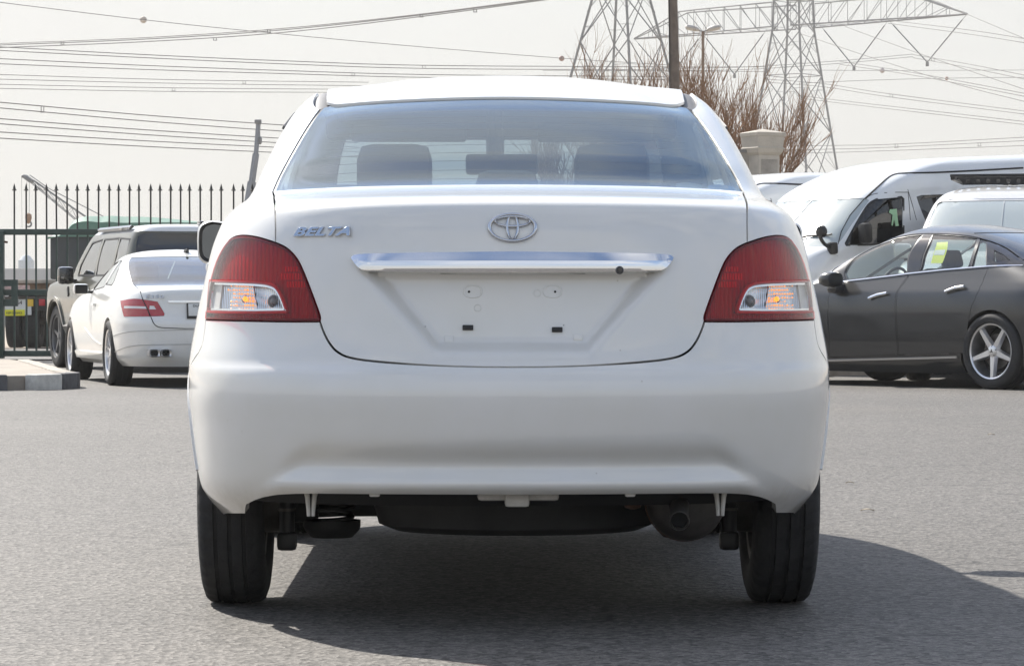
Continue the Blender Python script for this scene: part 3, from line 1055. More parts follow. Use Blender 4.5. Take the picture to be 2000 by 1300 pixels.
# roof
ring = B.S(np.linspace(-3, 3, 400), np.full(400, vtop))
rp = []
for p in ring[::4]:
    x = max(-.509, min(.509, p[0]))
    y = p[1]
    if y < .9: y += .004
    rp.append((x, y))
P2, T = triangulate(rp[:-1], [], .035)
def roof_fit(x, y):
    """roof height, drawn down to the rim of the rear window"""
    d = np.hypot(ring[:, 0] - x, ring[:, 1] - y)
    i = int(d.argmin())
    dl = ring[i, 2] + .002 - float(roofz(ring[i, 0], ring[i, 1]))
    return float(roofz(x, y)) + dl * math.exp(-(d[i] / .16) ** 2)
V = [(float(x), float(y), roof_fit(float(x), float(y))) for x, y in P2]
edge = MB()
edge.add(V, [tuple(int(i) for i in t) for t in T])
n0 = len(rp) - 1
loop = [(x, y, roof_fit(x, y)) for x, y in resample(rp[:-1], .035)]
edge.add(loop + [(x, y, z - .008) for x, y, z in loop], [(i, (i + 1) % len(loop), (i + 1) % len(loop) + len(loop), i + len(loop)) for i in range(len(loop))])
edge.build('roof', M_white, sedan)
M_ditch = pmat('grey_roof_moulding', (.16, .16, .165), .5)
for sg in (-1, 1):
    mb = MB()
    ys = np.linspace(.44, 1.42, 30)
    V = []
    for y in ys:
        z = float(roof_fit(.509, y)) - .004
        z -= .012; V += [(sg * .505, y, z - .03), (sg * .505, y, z + .003), (sg * .522, y, z + .005), (sg * .546, y, z - .004), (sg * .546, y, z - .03)]
    fs = [(i * 5 + k, i * 5 + k + 1, i * 5 + k + 6, i * 5 + k + 5) for i in range(29) for k in range(4)]
    mb.add(V, fs).build('roof_moulding', M_ditch, sedan)
    # door-top rain deflector standing off the side glass
    D = B.side([(.50, 1.30), (.62, 1.345), (.80, 1.362), (.95, 1.366)], -1)
    B.strip('rain_deflector', D if sg < 0 else mir(D), .012, M_ditch, sedan, off=.003, h=.004)

# black inner shell behind the gaps
B.panel('inner_shell', [(-.99, B.rear([(0, .27)])[0][1]), (.99, B.rear([(0, .27)])[0][1]), (.99, win_bot[0][1] - .03), (-.99, win_bot[0][1] - .03)], M_seam, sedan, off=-.05, h=.06, thick=0)

# tail lamps
clear_px = sm([(409, 548), (440, 548.3), (480, 549.5), (515, 552), (534, 558), (544, 569), (552, 586), (560, 609)], 3) + [(500, 610), (440, 609.5), (404.5, 608)] + [(406, 580)]
clear = B.px(clear_px)
lamp_ol = lamp_top + lamp_in[1:] + lamp_bot[1:] + lamp_out[1:-1]
amb_px = [(427, 550), (484, 551), (495, 608), (420, 607)]
rev_px = [(485, 551)] + sm([(513, 553), (532, 559), (542, 570), (550, 587), (558, 607)], 3) + [(496, 608)]
for sg in (1, -1):
    f = (lambda q: q) if sg == 1 else mir
    tl = empty('tail_lamp', (0, 0, 0)); tl.parent = sedan
    B.panel('lamp_housing', f(lamp_ol), M_seam, tl, off=-.052, h=.04, thick=0)
    B.panel('red_reflector', f(lamp_ol), M_reflR, tl, holes=[f(clear)], off=-.013, gap=.0015, h=.02, thick=.03)
    B.panel('red_lens', f(lamp_ol), M_lensR, tl, holes=[f(clear)], gap=.0022, off=.003, h=.012, thick=.0)
    B.strip('lens_edge', B.inset(f(lamp_ol), .004) + [B.inset(f(lamp_ol), .004)[0]], .007, pmat('dark_red_edge', (.10, .006, .012), .3), tl, off=-.002, h=.003)
    B.panel('clear_lens', f(clear), M_lensC, tl, off=.0025, gap=.001, h=.02, thick=0)
    B.strip('lens_divider', B.inset(f(B.px(clear_px)), .0) + [f(clear)[0]], .008, M_red, tl, off=-.003, h=.004)
    B.strip('chrome_bezel', B.inset(f(clear), .007) + [B.inset(f(clear), .007)[0]], .006, M_chrome, tl, off=-.008, h=.004)
    B.panel('indicator_reflector', f(B.px(amb_px)), M_reflC, tl, off=-.016, h=.02, thick=.03)
    B.panel('reversing_reflector', f(B.px(rev_px)), M_reflC, tl, off=-.018, h=.02, thick=.03)
    B.panel('side_reflector', f(B.px([(410, 550), (426, 550), (419, 607), (406, 606)])), pmat('pale_lamp_plastic', (.62, .62, .60), .3), tl, off=-.012, h=.02, thick=.03)
    # bulbs
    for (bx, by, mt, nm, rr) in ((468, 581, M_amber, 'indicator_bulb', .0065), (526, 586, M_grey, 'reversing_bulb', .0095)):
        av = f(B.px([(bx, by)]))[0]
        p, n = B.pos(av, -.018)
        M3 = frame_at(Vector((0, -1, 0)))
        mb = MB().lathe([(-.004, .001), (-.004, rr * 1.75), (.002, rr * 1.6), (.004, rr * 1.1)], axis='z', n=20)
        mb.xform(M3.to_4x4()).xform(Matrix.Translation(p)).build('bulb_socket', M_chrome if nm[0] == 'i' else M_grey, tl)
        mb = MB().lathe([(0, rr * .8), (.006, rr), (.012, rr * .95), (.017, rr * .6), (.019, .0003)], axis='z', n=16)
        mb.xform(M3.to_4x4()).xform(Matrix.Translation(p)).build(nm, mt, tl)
    # glowing orange dots stand in for the bulb's reflections in the reflector cells
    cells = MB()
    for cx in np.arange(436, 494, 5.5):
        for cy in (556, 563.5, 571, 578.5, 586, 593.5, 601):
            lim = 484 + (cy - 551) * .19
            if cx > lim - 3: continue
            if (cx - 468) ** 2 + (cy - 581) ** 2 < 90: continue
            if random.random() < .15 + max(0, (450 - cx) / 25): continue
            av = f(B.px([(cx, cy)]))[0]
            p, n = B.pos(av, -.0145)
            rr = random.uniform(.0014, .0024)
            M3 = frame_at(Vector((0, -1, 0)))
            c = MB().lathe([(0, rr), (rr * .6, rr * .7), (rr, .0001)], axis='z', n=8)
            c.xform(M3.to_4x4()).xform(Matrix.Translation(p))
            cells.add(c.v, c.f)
    o = cells.build('painted_reflection_dots', M_amberd, tl)
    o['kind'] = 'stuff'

# bright stop-lamp flutes behind the red lens, inner side
M_flute = pmat('stop_lamp_flute', (.80, .05, .06), .25)
for sg in (1, -1):
    f = (lambda q: q) if sg == 1 else mir
    tl = [o for o in sedan.children if o.name.startswith('tail_lamp')][0 if sg == 1 else 1]
    for (y0_, y1_, xa, xb) in ((519, 529, 552, 588), (532, 545, 544, 597), (548, 560, 556, 603)):
        x_ = xa
        while x_ < xb - 3 + (y0_ - 519) * .2:
            q = B.px([(x_, y0_), (x_ + 2.9, y0_), (x_ + 2.9, y1_), (x_, y1_)])
            if len(q) == 4: B.panel('stop_flute', f(q), M_flute, tl, off=-.009, h=.02, thick=.006)
            x_ += 5.6
# chrome strip over the number plate
gz0 = .897
def garn(P, a, v):
    z = P[:, 2]
    t = np.where(z > gz0 + .004, -(z - gz0 - .004) * .62, 0) + np.where(z < gz0 - .012, (z - gz0 + .012) * .25, 0)
    return .021 + t - .010 * np.clip((np.abs(P[:, 0]) - .33) / .07, 0, 1) ** 2
g_ol = sym(B.px(sm([(1001, 491.5), (850, 493.5), (740, 495.8), (700, 497.5), (690, 500), (687, 504)], 4) + sm([(687, 504), (692, 511), (700, 521), (709, 528), (720, 531)], 3)[1:] + sm([(720, 531), (800, 532.5), (1001, 534)], 3)[1:]))
B.disp = None
garnish = B.panel('chrome_garnish', g_ol, M_chrome, sedan, h=.008, offfn=garn, thick=.030, sharp=25)
B.disp = belta_disp
for (px0, px1) in ((858, 946), (1056, 1146)):
    av = B.px([((px0 + px1) / 2, 536)])[0]
    p, n = B.pos(av, 0)
    MB().box((p.x, p.y - .004, p.z + .004), (.105, .03, .004), bev=.001).build('plate_lamp', M_black, sedan)
av = B.px([(1207, 516)])[0]
p, n = B.pos(av, .030)
M3 = frame_at(Vector((0, -1, .05)))
mb = MB().lathe([(-.004, .0100), (.003, .0098), (.004, .0082), (.002, .0068), (.002, .0002)], axis='z', n=28).xform(M3.to_4x4()).xform(Matrix.Translation(p))
mb.build('lock_ring', M_alloyd, garnish)
MB().lathe([(.002, .0062), (.0045, .0055), (.005, .0002)], axis='z', n=20).xform(M3.to_4x4()).xform(Matrix.Translation(p)).build('lock_barrel', M_steel, garnish)

# emblem: three ovals
av = B.px([(1001, 445)])[0]
p, n = B.pos(av, .003)
EM = Matrix.Translation(p) @ frame_at(n).to_4x4()
emb = empty('badge_emblem', (0, 0, 0)); emb.parent = sedan
def oval(rx, ry, cx, cy, r0, r1=None, nn=64):
    """flat raised ring whose width changes round the oval"""
    V, fs = [], []
    for k in range(nn):
        a = 2 * math.pi * k / nn
        w = r0 + (0 if r1 is None else (r1 - r0) * abs(math.sin(a)) ** 2)
        c, s_ = math.cos(a), math.sin(a)
        nx, ny = c / rx, s_ / ry
        L = math.hypot(nx, ny); nx /= L; ny /= L
        x, y = cx + rx * c, cy + ry * s_
        for q, z in ((-1, 0), (-.75, .0035), (0, .005), (.75, .0035), (1, 0)):
            V.append((x + nx * w * q, y + ny * w * q, z))
    for k in range(nn):
        k2 = (k + 1) % nn
        for i in range(4): fs.append((k * 5 + i, k * 5 + i + 1, k2 * 5 + i + 1, k2 * 5 + i))
    return MB().add(V, fs).xform(EM)
oval(.0560, .0335, 0, 0, .0050, .0038).build('outer_oval', M_badge, emb, sharp=60)
oval(.0130, .0300, 0, .001, .0040, .0030).build('upright_oval', M_badge, emb, sharp=60)
oval(.0420, .0125, 0, .0150, .0032, .0042).build('level_oval', M_badge, emb, sharp=60)
# lettering
av = B.px([(629, 454)])[0]
p, n = B.pos(av, .002)
place_text('badge_lettering', 'BELTA', .0300, p, frame_at(n), M_badge, sedan, extrude=.0030, shear=.33, offset=.0006, sx=1.75, space=1.06)

# number plate recess details
rec = lambda px, py, off=.001: B.pos(B.px([(px, py)])[0], off)
for (px, py, rx, ry) in ((923.5, 569, .0225, .0150), (1080, 569, .0225, .0150), (933, 601, .0085, .0085), (1050, 572, .0085, .0085)):
    p, n = rec(px, py, .0005)
    M4 = Matrix.Translation(p) @ frame_at(n).to_4x4()
    V, fs = [], []
    nn = 40
    for k in range(nn):
        a = 2 * math.pi * k / nn
        e = .5 if rx > ry else 1
        c, s_ = math.copysign(abs(math.cos(a)) ** (.72 if rx > ry else 1), math.cos(a)), math.copysign(abs(math.sin(a)) ** (.85 if rx > ry else 1), math.sin(a))
        for q, z in ((1.07, -.001), (1.0, .0016), (.88, .0016), (.82, -.0022)): V.append((rx * c * q, ry * s_ * q, z))
    for k in range(nn):
        for i in range(3): fs.append((k * 4 + i, k * 4 + i + 1, (k + 1) % nn * 4 + i + 1, (k + 1) % nn * 4 + i))
    MB().add(V, fs).xform(M4).build('plate_mount_rim', M_white, trunk)
for (px, py, r) in ((916, 569.5, .0028), (1085, 569.5, .0028), (830, 638, .0010), (1102, 635, .0012)):
    p, n = rec(px, py, .0012)
    MB().lathe([(-.002, r), (0.0004, r), (.0004, .0001)], axis='z', n=14).xform(frame_at(n).to_4x4()).xform(Matrix.Translation(p)).build('bolt_hole', M_seam, trunk)
for (px, py) in ((914, 640), (1089, 644)):
    p, n = rec(px, py, .003)
    MB().box((0, 0, 0), (.026, .0125, .006), bev=.0015).xform(frame_at(n).to_4x4()).xform(Matrix.Translation(p)).build('rubber_pad', M_black, trunk)
for (px, py) in ((877, 662), (1130, 659)):
    p, n = rec(px, py, .0015)
    MB().box((0, 0, 0), (.022, .016, .004), bev=.0018).xform(frame_at(n).to_4x4()).xform(Matrix.Translation(p)).build('paint_shim', M_white, trunk)

# stickers inside the rear window
def sticker(cx, cy, rx, ry, rot, mat):
    pts = []
    for k in range(28):
        a = 2 * math.pi * k / 28
        x, y = rx * math.cos(a), ry * math.sin(a)
        pts.append((cx + x * math.cos(rot) - y * math.sin(rot), cy + x * math.sin(rot) + y * math.cos(rot)))
    return B.panel('window_sticker', B.px(pts), mat, rear_window, off=-.0055, h=.03, thick=0)
sticker(1346, 359.5, 26, 7.0, .06, pmat('faded_sticker', (.42, .42, .40), .6, noise=.3, nscale=60))
sticker(1412, 364.5, 29, 7.2, .10, pmat('blue_sticker', (.25, .42, .72), .6, noise=.3, nscale=60))
# heating wires
hw = []
for k in range(11):
    t = .10 + .8 * k / 10
    v = win_bot[0][1] + (win_top[-1][1] - win_bot[0][1]) * t
    q = [(a, v) for a in np.linspace(-.44, .44, 30)]
    L = np.array(q); P = B.S(L[:, 0], L[:, 1]) - B.N(L[:, 0], L[:, 1]) * .007
    MB().tube([tuple(x) for x in P], .0007, 4).build('heating_wire', M_rust, rear_window)

# wheels
WT = []
for sx in (-1, 1):
    for y in (0, 2.55):
        WT.append(make_wheel(sedan, (sx * .727, y, .3005), .3005, .175, .192, out=sx, style='plain', tread=True))
# wheel-arch liners
for sx in (-1, 1):
    for y in (0, 2.55):
        V, fs = [], []
        nn = 20
        for k in range(nn + 1):
            a = R(-8 + (152 if y == 0 else 196) * k / nn)
            c, s_ = math.cos(a), math.sin(a)
            for x, r in ((.555, .36), (.56, .375), (.79, .37)): V.append((sx * x, y + r * c, .30 + r * s_))
        for k in range(nn):
            for i in range(2): fs.append((k * 3 + i, k * 3 + i + 1, k * 3 + 4 + i, k * 3 + 3 + i))
        V.append((sx * .555, y, .35)); c0 = len(V) - 1
        for k in range(nn): fs.append((k * 3, k * 3 + 3, c0))
        MB().add(V, fs).build('wheel_arch_liner', M_under, sedan)

# underside
MB().box((0, 1.45, .315), (1.10, 3.6, .03), bev=.01).build('floor_pan', M_under, sedan)
MB().box((0, -.46, .37), (.92, .50, .06), bev=.03).build('boot_floor', M_under, sedan)
MB().lathe([(.215, .001), (.215, .26), (.232, .295), (.30, .31), (.38, .31)], (0, -.28, 0), 'z', 48).xform(Matrix.Translation((.02, 0, 0)) @ Matrix.Diagonal((1.22, .95, 1, 1))).build('spare_wheel_well', M_under, sedan)
MB().box((0, .62, .26), (.86, .55, .10), bev=.04).build('fuel_tank', M_under, sedan)
MB().tube([(-.62, .06, .265), (-.45, .12, .27), (.45, .12, .27), (.62, .06, .265)], .048, 12).build('axle_beam', M_under, sedan)
for sx in (-1, 1):
    # lower spring seat with coil spring, shock absorber, hub knuckle
    cx, cy = sx * .472, -.02
    MB().lathe([(.172, .001), (.176, .055), (.196, .074), (.206, .077), (.222, .077), (.222, .070), (.206, .066), (.20, .001)], (cx, cy, 0), 'z', 32).build('spring_seat', M_under, sedan)
    pts = [(cx + .055 * math.cos(t), cy + .055 * math.sin(t), .205 + .026 * t / (2 * math.pi)) for t in np.linspace(0, 2 * math.pi * 5.5, 110)]
    MB().tube(pts, .0065, 8).build('coil_spring', M_black, sedan)
    MB().lathe([(.285, .072), (.292, .076), (.34, .072), (.345, .001)], (cx, cy, 0), 'z', 28).build('spring_cup', M_under, sedan)
    sh = sx * .588
    MB().tube([(sh, -.10, .175), (sh, -.10, .30)], .021, 14).build('shock_absorber', M_black, sedan)
    MB().tube([(sh, -.10, .30), (sh, -.10, .55)], .028, 14).build('shock_dust_cover', M_under, sedan)
    MB().box((sh, -.10, .172), (.052, .05, .05), bev=.012).build('shock_mount', M_black, sedan)
    for zz in (.252, .278): MB().lathe([(zz, .024), (zz, .0245), (zz + .007, .0245), (zz + .007, .02)], (sh, -.10, 0), 'z', 18).build('shock_band', M_steel, sedan)
    MB().lathe([(sx * .60, .001), (sx * .60, .11), (sx * .68, .115), (sx * .68, .001)], (0, 0, .3), 'x', 28).build('brake_drum', M_steel, sedan)
    MB().box((sx * .56, .02, .245), (.10, .12, .06), bev=.015).build('trailing_arm', M_under, sedan)
    # pale forked stay under the bumper
    bx = -.495 if sx < 0 else .515
    for q in (-1, 1):
        V = [(bx + q * .0145, -.70, .352), (bx + q * .0085, -.70, .325), (bx + q * .0060, -.70, .295), (bx + q * .0055, -.70, .278)]
        MB().tube(V, [.0075, .0060, .0052, .0045], 8).build('bumper_stay', M_brk, sedan)
    px = (730, 1232)[0 if sx < 0 else 1]
    q = B.px([(px, 962)])[0]
    p, n = B.pos(q, -.02)
    MB().box((p.x, p.y + .01, .338), (.026, .02, .012), bev=.005).build('bumper_clip', M_brk, sedan)
# central pale bracket under the bumper
MB().box((.015, -.74, .330), (.20, .05, .022), bev=.01).build('rear_cross_bracket', M_brk, sedan)
MB().box((.012, -.76, .322), (.060, .05, .034), bev=.008).build('towing_eye_mount', M_brk, sedan)
# silencer and tail pipe
sil = MB().tube([(.44, -.652, .303), (.44, -.648, .303), (.44, -.632, .303), (.44, -.605, .303), (.44, -.56, .303), (.44, -.26, .303), (.44, -.20, .303)], [.012, .045, .074, .091, .098, .098, .08], 36, flat=1.0)
M_sil = pmat('sooty_exhaust_steel', (.055, .05, .046), .6, .4, noise=.4, nscale=12)
sil = sil.build('silencer', M_sil, sedan)
MB().lathe([(-.54, .099), (-.53, .1015), (-.51, .1015), (-.50, .099)], (.44, 0, .303), 'y', 36).build('silencer_seam', M_rust, sedan)
MB().tube([(.425, -.60, .315), (.418, -.66, .310), (.410, -.74, .286), (.408, -.790, .272)], .0235, 20, cap=False).build('tail_pipe', M_sil, sedan)
MB().lathe([(-.003, .0205), (-.004, .0235), (.004, .0250), (.008, .0240)], axis='z', n=24).xform(frame_at(Vector((-.04, -1, -.28))).to_4x4()).xform(Matrix.Translation((.408, -.789, .2723))).build('tail_pipe_rim', M_steel, sedan)
MB().tube([(.4085, -.775, .2765), (.412, -.66, .305)], .0215, 18).build('tail_pipe_bore', M_seam, sedan)
MB().tube([(.30, -.1, .31), (.20, .1, .31), (.15, .8, .27), (.12, 2.0, .27)], .026, 12).build('exhaust_pipe', M_steel, sedan)
MB().box((.31, -.42, .33), (.05, .18, .10), bev=.02).build('heat_shield', M_rust, sedan)

# door mirrors
for sx in (-1, 1):
    mr = empty('door_mirror', (0, 0, 0)); mr.parent = sedan
    cx, cy, cz = sx * .893, 1.72, 1.005
    V, fs = [], []
    def ring_m(s, y):
        out = []
        for k in range(28):
            a = 2 * math.pi * k / 28
            c, q = math.cos(a), math.sin(a)
            e = .55
            xx = math.copysign(abs(c) ** e, c) * .085; zz = math.copysign(abs(q) ** e, q) * .066
            if xx * sx < 0: zz *= .92
            zz += -.012 if (q < 0 and xx * sx > .02) else 0
            out.append((cx + xx * s, cy + y, cz + zz * s))
        return out
    lv = [(.93, -.040), (1.0, -.032), (1.02, 0), (.93, .05), (.70, .085), (.3, .105)]
    for (s_, y) in lv: V += ring_m(s_, y)
    for i in range(len(lv) - 1):
        for k in range(28): fs.append((i * 28 + k, i * 28 + (k + 1) % 28, i * 28 + 28 + (k + 1) % 28, i * 28 + 28 + k))
    fs.append(tuple(range((len(lv) - 1) * 28, len(lv) * 28)))
    MB().add(V, fs).build('mirror_housing', M_white, mr)
    V = ring_m(.93, -.040) + ring_m(.80, -.030)
    MB().add(V, [(k, (k + 1) % 28, 28 + (k + 1) % 28, 28 + k) for k in range(28)]).build('mirror_rim', M_black, mr)
    MB().add(ring_m(.82, -.031), [tuple(range(28))]).build('mirror_glass', M_mirror, mr, False)
    MB().box((sx * .80, 1.74, .985), (.12, .05, .03), bev=.012).build('mirror_stalk', M_black, mr)
# door handles
for sx in (-1, 1):
    for y in (.62, 1.62 - .05):
        MB().box((sx * .812, y - .35, .90), (.03, .18, .03), bev=.012).build('door_handle', M_white, sedan)

# cabin
MB().box((0, -.18, 1.06), (1.16, .46, .02), bev=.008).build('parcel_shelf', M_seat, sedan)
V = [(x, y, float(roofz(x, y)) - .035) for y in np.linspace(.45, 1.38, 10) for x in np.linspace(-.49, .49, 9)]
MB().add(V, [(i * 9 + k, i * 9 + k + 1, i * 9 + k + 10, i * 9 + k + 9) for i in range(9) for k in range(8)]).build('head_lining', M_liner, sedan)
MB().box((0, .9, .46), (1.36, 2.6, .06), bev=.02).build('cabin_floor', M_seat, sedan)
MB().box((0, .16, .80), (1.30, .16, .56), Euler((R(-20), 0, 0)).to_matrix(), bev=.06).build('rear_seat_back', M_seat, sedan)
MB().box((0, .48, .56), (1.30, .52, .2), bev=.06).build('rear_seat_cushion', M_seat, sedan)
def front_seat(x):
    st = empty('front_seat', (0, 0, 0)); st.parent = sedan
    Rm = Euler((R(-14), 0, 0)).to_matrix()
    MB().box((x, 1.02, .86), (.48, .15, .62), Rm, bev=.07).build('seat_back', M_seat, st)
    MB().box((x, 1.28, .58), (.50, .52, .18), bev=.06).build('seat_cushion', M_seat, st)
    MB().box((x, .94, 1.180), (.225, .11, .20), Rm, bev=.05).build('head_restraint', M_seat, st)
    MB().box((x, .955, 1.09), (.31, .12, .12), Rm, bev=.05).build('seat_shoulder', M_seat, st)
front_seat(-.325); front_seat(.325)
MB().box((0, .14, 1.115), (.17, .09, .10), bev=.035).build('rear_head_restraint', M_seat, sedan)
MB().box((0, 1.98, .93), (1.36, .42, .12), bev=.05).build('dashboard', M_dash, sedan)
MB().box((0, 1.33, 1.235), (.225, .03, .065), bev=.025).build('interior_mirror', M_dash, sedan)
MB().tube([(-.02, 1.34, 1.255), (-.02, 1.38, 1.40)], .028, 8).build('mirror_stem', M_dash, sedan)
MB().box((0, 1.40, 1.375), (1.10, .05, .12), bev=.02).build('windscreen_header', M_liner, sedan)
for x in (-.29, .29): MB().box((x, 1.34, 1.335), (.36, .03, .06), Euler((R(25), 0, 0)).to_matrix(), bev=.012).build('sun_visor', M_liner, sedan)
pts = [(.325 + .185 * math.cos(t), 1.66 - .05 * math.sin(t), .96 + .17 * math.sin(t)) for t in np.linspace(0, 2 * math.pi, 33)]
MB().tube(pts, .015, 8, cap=False).build('steering_wheel', M_dash, sedan)
# ------------------------------------------------------------------ other vehicles
def full_body(C, mat, parent, holes, h=.05, name='body', lo=0.0, hi=None):
    hi = C.vmax if hi is None else hi
    return C.panel(name, [(-2.9999, lo), (2.9999, lo), (2.9999, hi), (-2.9999, hi)], mat, parent, holes=holes, h=h, thick=.03, gap=0)

def arches(C, yw, zc, r):
    out = []
    for y in yw:
        q = C.side([(y + r * math.cos(R(t)), zc + r * math.sin(R(t))) for t in range(-2, 183, 8)], -1)
        q = [(q[0][0], -.05)] + q + [(q[-1][0], -.05)]
        out += [q, mir(q)]
    return out

def liner(parent, sx, x0, x1, y, r, zc):
    V, fs = [], []
    nn = 18
    for k in range(nn + 1):
        a = R(-8 + 196 * k / nn)
        c, s_ = math.cos(a), math.sin(a)
        for x in (x0, x1): V.append((sx * x, y + r * c, zc + r * s_))
    for k in range(nn): fs.append((k * 2, k * 2 + 1, k * 2 + 3, k * 2 + 2))
    V.append((sx * x0, y, zc)); c0 = len(V) - 1
    for k in range(nn): fs.append((k * 2, k * 2 + 2, c0))
    MB().add(V, fs).build('wheel_arch_liner', M_under, parent)

def seat_row(parent, y, xs, z0, mat=None, hr=True, lean=-12):
    mat = mat or M_seat
    Rm = Euler((R(lean), 0, 0)).to_matrix()
    for x in xs:
        st = empty('seat', (0, 0, 0)); st.parent = parent
        MB().box((x, y, z0 + .34), (.46, .14, .62), Rm, bev=.06).build('seat_back', mat, st)
        MB().box((x, y + .28, z0 + .06), (.48, .5, .16), bev=.05).build('seat_cushion', mat, st)
        if hr: MB().box((x, y - .08, z0 + .73), (.25, .10, .18), Rm, bev=.045).build('head_restraint', mat, st)

def steering(parent, x, y, z, r=.18):
    pts = [(x + r * math.cos(t), y - .35 * r * math.sin(t), z + .93 * r * math.sin(t)) for t in np.linspace(0, 2 * math.pi, 29)]
    sw = empty('steering_wheel', (0, 0, 0)); sw.parent = parent
    MB().tube(pts, .016, 8, cap=False).build('rim', M_dash, sw)
    MB().tube([(x - r * .95, y, z), (x + r * .95, y, z)], .018, 6).build('spokes', M_dash, sw)
    MB().box((x, y + .02, z), (.11, .06, .09), bev=.02).build('hub', M_dash, sw)

# ---------------- white coupe-like saloon at the left, by the gate
E_ROWS = [
    (.20, .20, .20, .800, -.98, 0, 3.2, .20, 3.35, 2.6, 3),
    (.30, .29, .28, .862, -1.05, 0, 3.2, .28, 3.42, 2.6, 3),
    (.50, .50, .50, .890, -1.09, 0, 3.2, .50, 3.50, 2.6, 3),
    (.63, .63, .63, .893, -1.09, 0, 3.2, .62, 3.48, 2.6, 3),
    (.67, .67, .67, .890, -1.065, 0, 3.2, .66, 3.46, 2.6, 3),
    (.80, .80, .79, .874, -1.04, 0, 3.2, .74, 3.3, 2.5, 3),
    (.91, .905, .89, .848, -1.03, .05, 3.2, .82, 2.8, 2.2, 3),
    (.955, .948, .925, .832, -1.00, .1, 3.2, .86, 2.4, 1.9, 3),
    (.968, .96, .94, .822, -.90, .2, 3.3, .885, 2.2, 1.8, 3),
    (.995, .985, .965, .800, -.52, .45, 3.6, .93, 2.05, 1.6, 3.2),
    (1.12, 1.105, 1.09, .735, -.08, .55, 3.8, 1.08, 1.72, 1.3, 3.4),
    (1.235, 1.22, 1.215, .660, .30, .65, 4.0, 1.21, 1.40, 1.05, 3.6),
    (1.298, 1.288, 1.288, .590, .56, .80, 4.0, 1.285, 1.22, 1.0, 3.6),
    (1.345, 1.338, 1.335, .47, .78, .95, 3.0, 1.33, 1.15, 1.0, 3),
    (1.368, 1.365, 1.362, .28, .92, 1.0, 2.5, 1.36, 1.10, 1.02, 2.5),
    (1.375, 1.375, 1.375, .02, 1.04, 1.05, 2.2, 1.375, 1.08, 1.06, 2.2)]
e_rot = R(15)
e_rw = at(232, 752, 0); o_, d_ = pray(232, 752); e_rw = o_ + d_ * (-o_.z / d_.z)
ehd = Vector((-math.sin(e_rot), math.cos(e_rot), 0)); elf = Vector((-math.cos(e_rot), -math.sin(e_rot), 0))
e_loc = e_rw - elf * .78; e_loc.z = 0
E = Car(E_ROWS, e_loc, e_rot, na=200, nv=110)
coupe = empty('coupe', e_loc, e_rot, 'white two-door coupe with red tail lamps, parked at the left facing the green gate', 'car')
e_win_r = sym([(0, E.k[9] + .01)] + [(-t, E.k[9] + .01) for t in np.linspace(.1, .50, 6)] + [(-.515, E.k[9] + .03), (-.60, E.k[11] + .06), (-.59, E.k[12] - .01)] + [(-t, E.k[12] - .005) for t in np.linspace(.5, .1, 5)] + [(0, E.k[12] - .005)])
e_side = [(.47, 1.0), (.42, 1.04), (.55, 1.15), (.72, 1.245), (.86, 1.26), (.89, 1.01)]
e_sidf = [(.93, 1.255), (1.08, 1.23), (1.32, 1.13), (1.60, .985), (1.55, .955), (.93, .985)]
e_ws = [(-2.999, E.k[9] + .03), (-2.45, E.k[9] + .05), (-2.40, E.k[12] - .02), (-2.999, E.k[12])]
es1, es2 = E.side(e_side, -1), E.side(e_sidf, -1)
e_lamp = E.px(sm([(235, 587), (262, 583), (290, 586), (308, 589)], 3) + sm([(308, 589), (315, 601), (321.5, 612), (320, 617)], 2)[1:] + sm([(320, 617), (290, 618), (242, 618.5)], 2)[1:] + [(238, 603)])
full_body(E, M_white2, coupe, [e_win_r, es1, mir(es1), es2, mir(es2), e_ws, mir(e_ws), e_lamp, mir(e_lamp)] + arches(E, (0, 2.76), .325, .352), h=.035)
E.panel('rear_window', e_win_r, glass('pale_rear_glass', (.42, .50, .50), 1.5), coupe, off=-.004, h=.06, thick=0)
for f in ((lambda q: q), mir):
    E.panel('side_window', f(es1), M_glassC, coupe, off=-.004, h=.06, thick=0)
    E.panel('side_window', f(es2), M_glassC, coupe, off=-.004, h=.06, thick=0)
    E.panel('windscreen', f(e_ws), M_glassC, coupe, off=-.004, h=.08, thick=0)
    E.strip('window_seal', f(es1 + [es1[0]]), .014, M_black, coupe, off=.0, h=.003)
    E.strip('window_seal', f(es2 + [es2[0]]), .014, M_black, coupe, off=.0, h=.003)
    tl = empty('tail_lamp', (0, 0, 0)); tl.parent = coupe
    E.panel('red_lens', f(e_lamp), pmat('solid_red_lens', (.42, .012, .022), .08, coat=1), tl, off=.002, gap=.002, h=.03, thick=.02)
    E.panel('white_band', f(E.px([(243, 597.5), (287, 598.5), (287, 603), (243, 602)])), pmat('pale_lens_band', (.75, .75, .76), .1, coat=1), tl, off=.004, h=.03, thick=.004)
    E.panel('reversing_lens', f(E.px([(293, 597), (301, 597.5), (305, 604), (292, 604)])), MATS['pale_lens_band'], tl, off=.004, h=.03, thick=.004)
    E.strip('lamp_split', f(E.px([(279, 584.5), (287, 601), (294, 618)])), .012, M_seam, tl, off=.003, h=.002)
e_seam = E.px([(274, 569), (279, 584)]) , E.px(sm([(295, 619), (299, 629), (305, 636), (315, 639.5), (335, 640.5), (360, 641.5)], 3)) + [(0, E.px([(360, 641.5)])[0][1])]
for q in e_seam:
    E.strip('boot_seam', q, .008, M_seam, coupe, off=.003, h=.0015); E.strip('boot_seam', mir(q), .008, M_seam, coupe, off=.003, h=.0015)
E.strip('boot_seam', E.px(sm([(262, 556), (268, 562), (274, 569)], 3)), .008, M_seam, coupe, off=0, h=.0015)
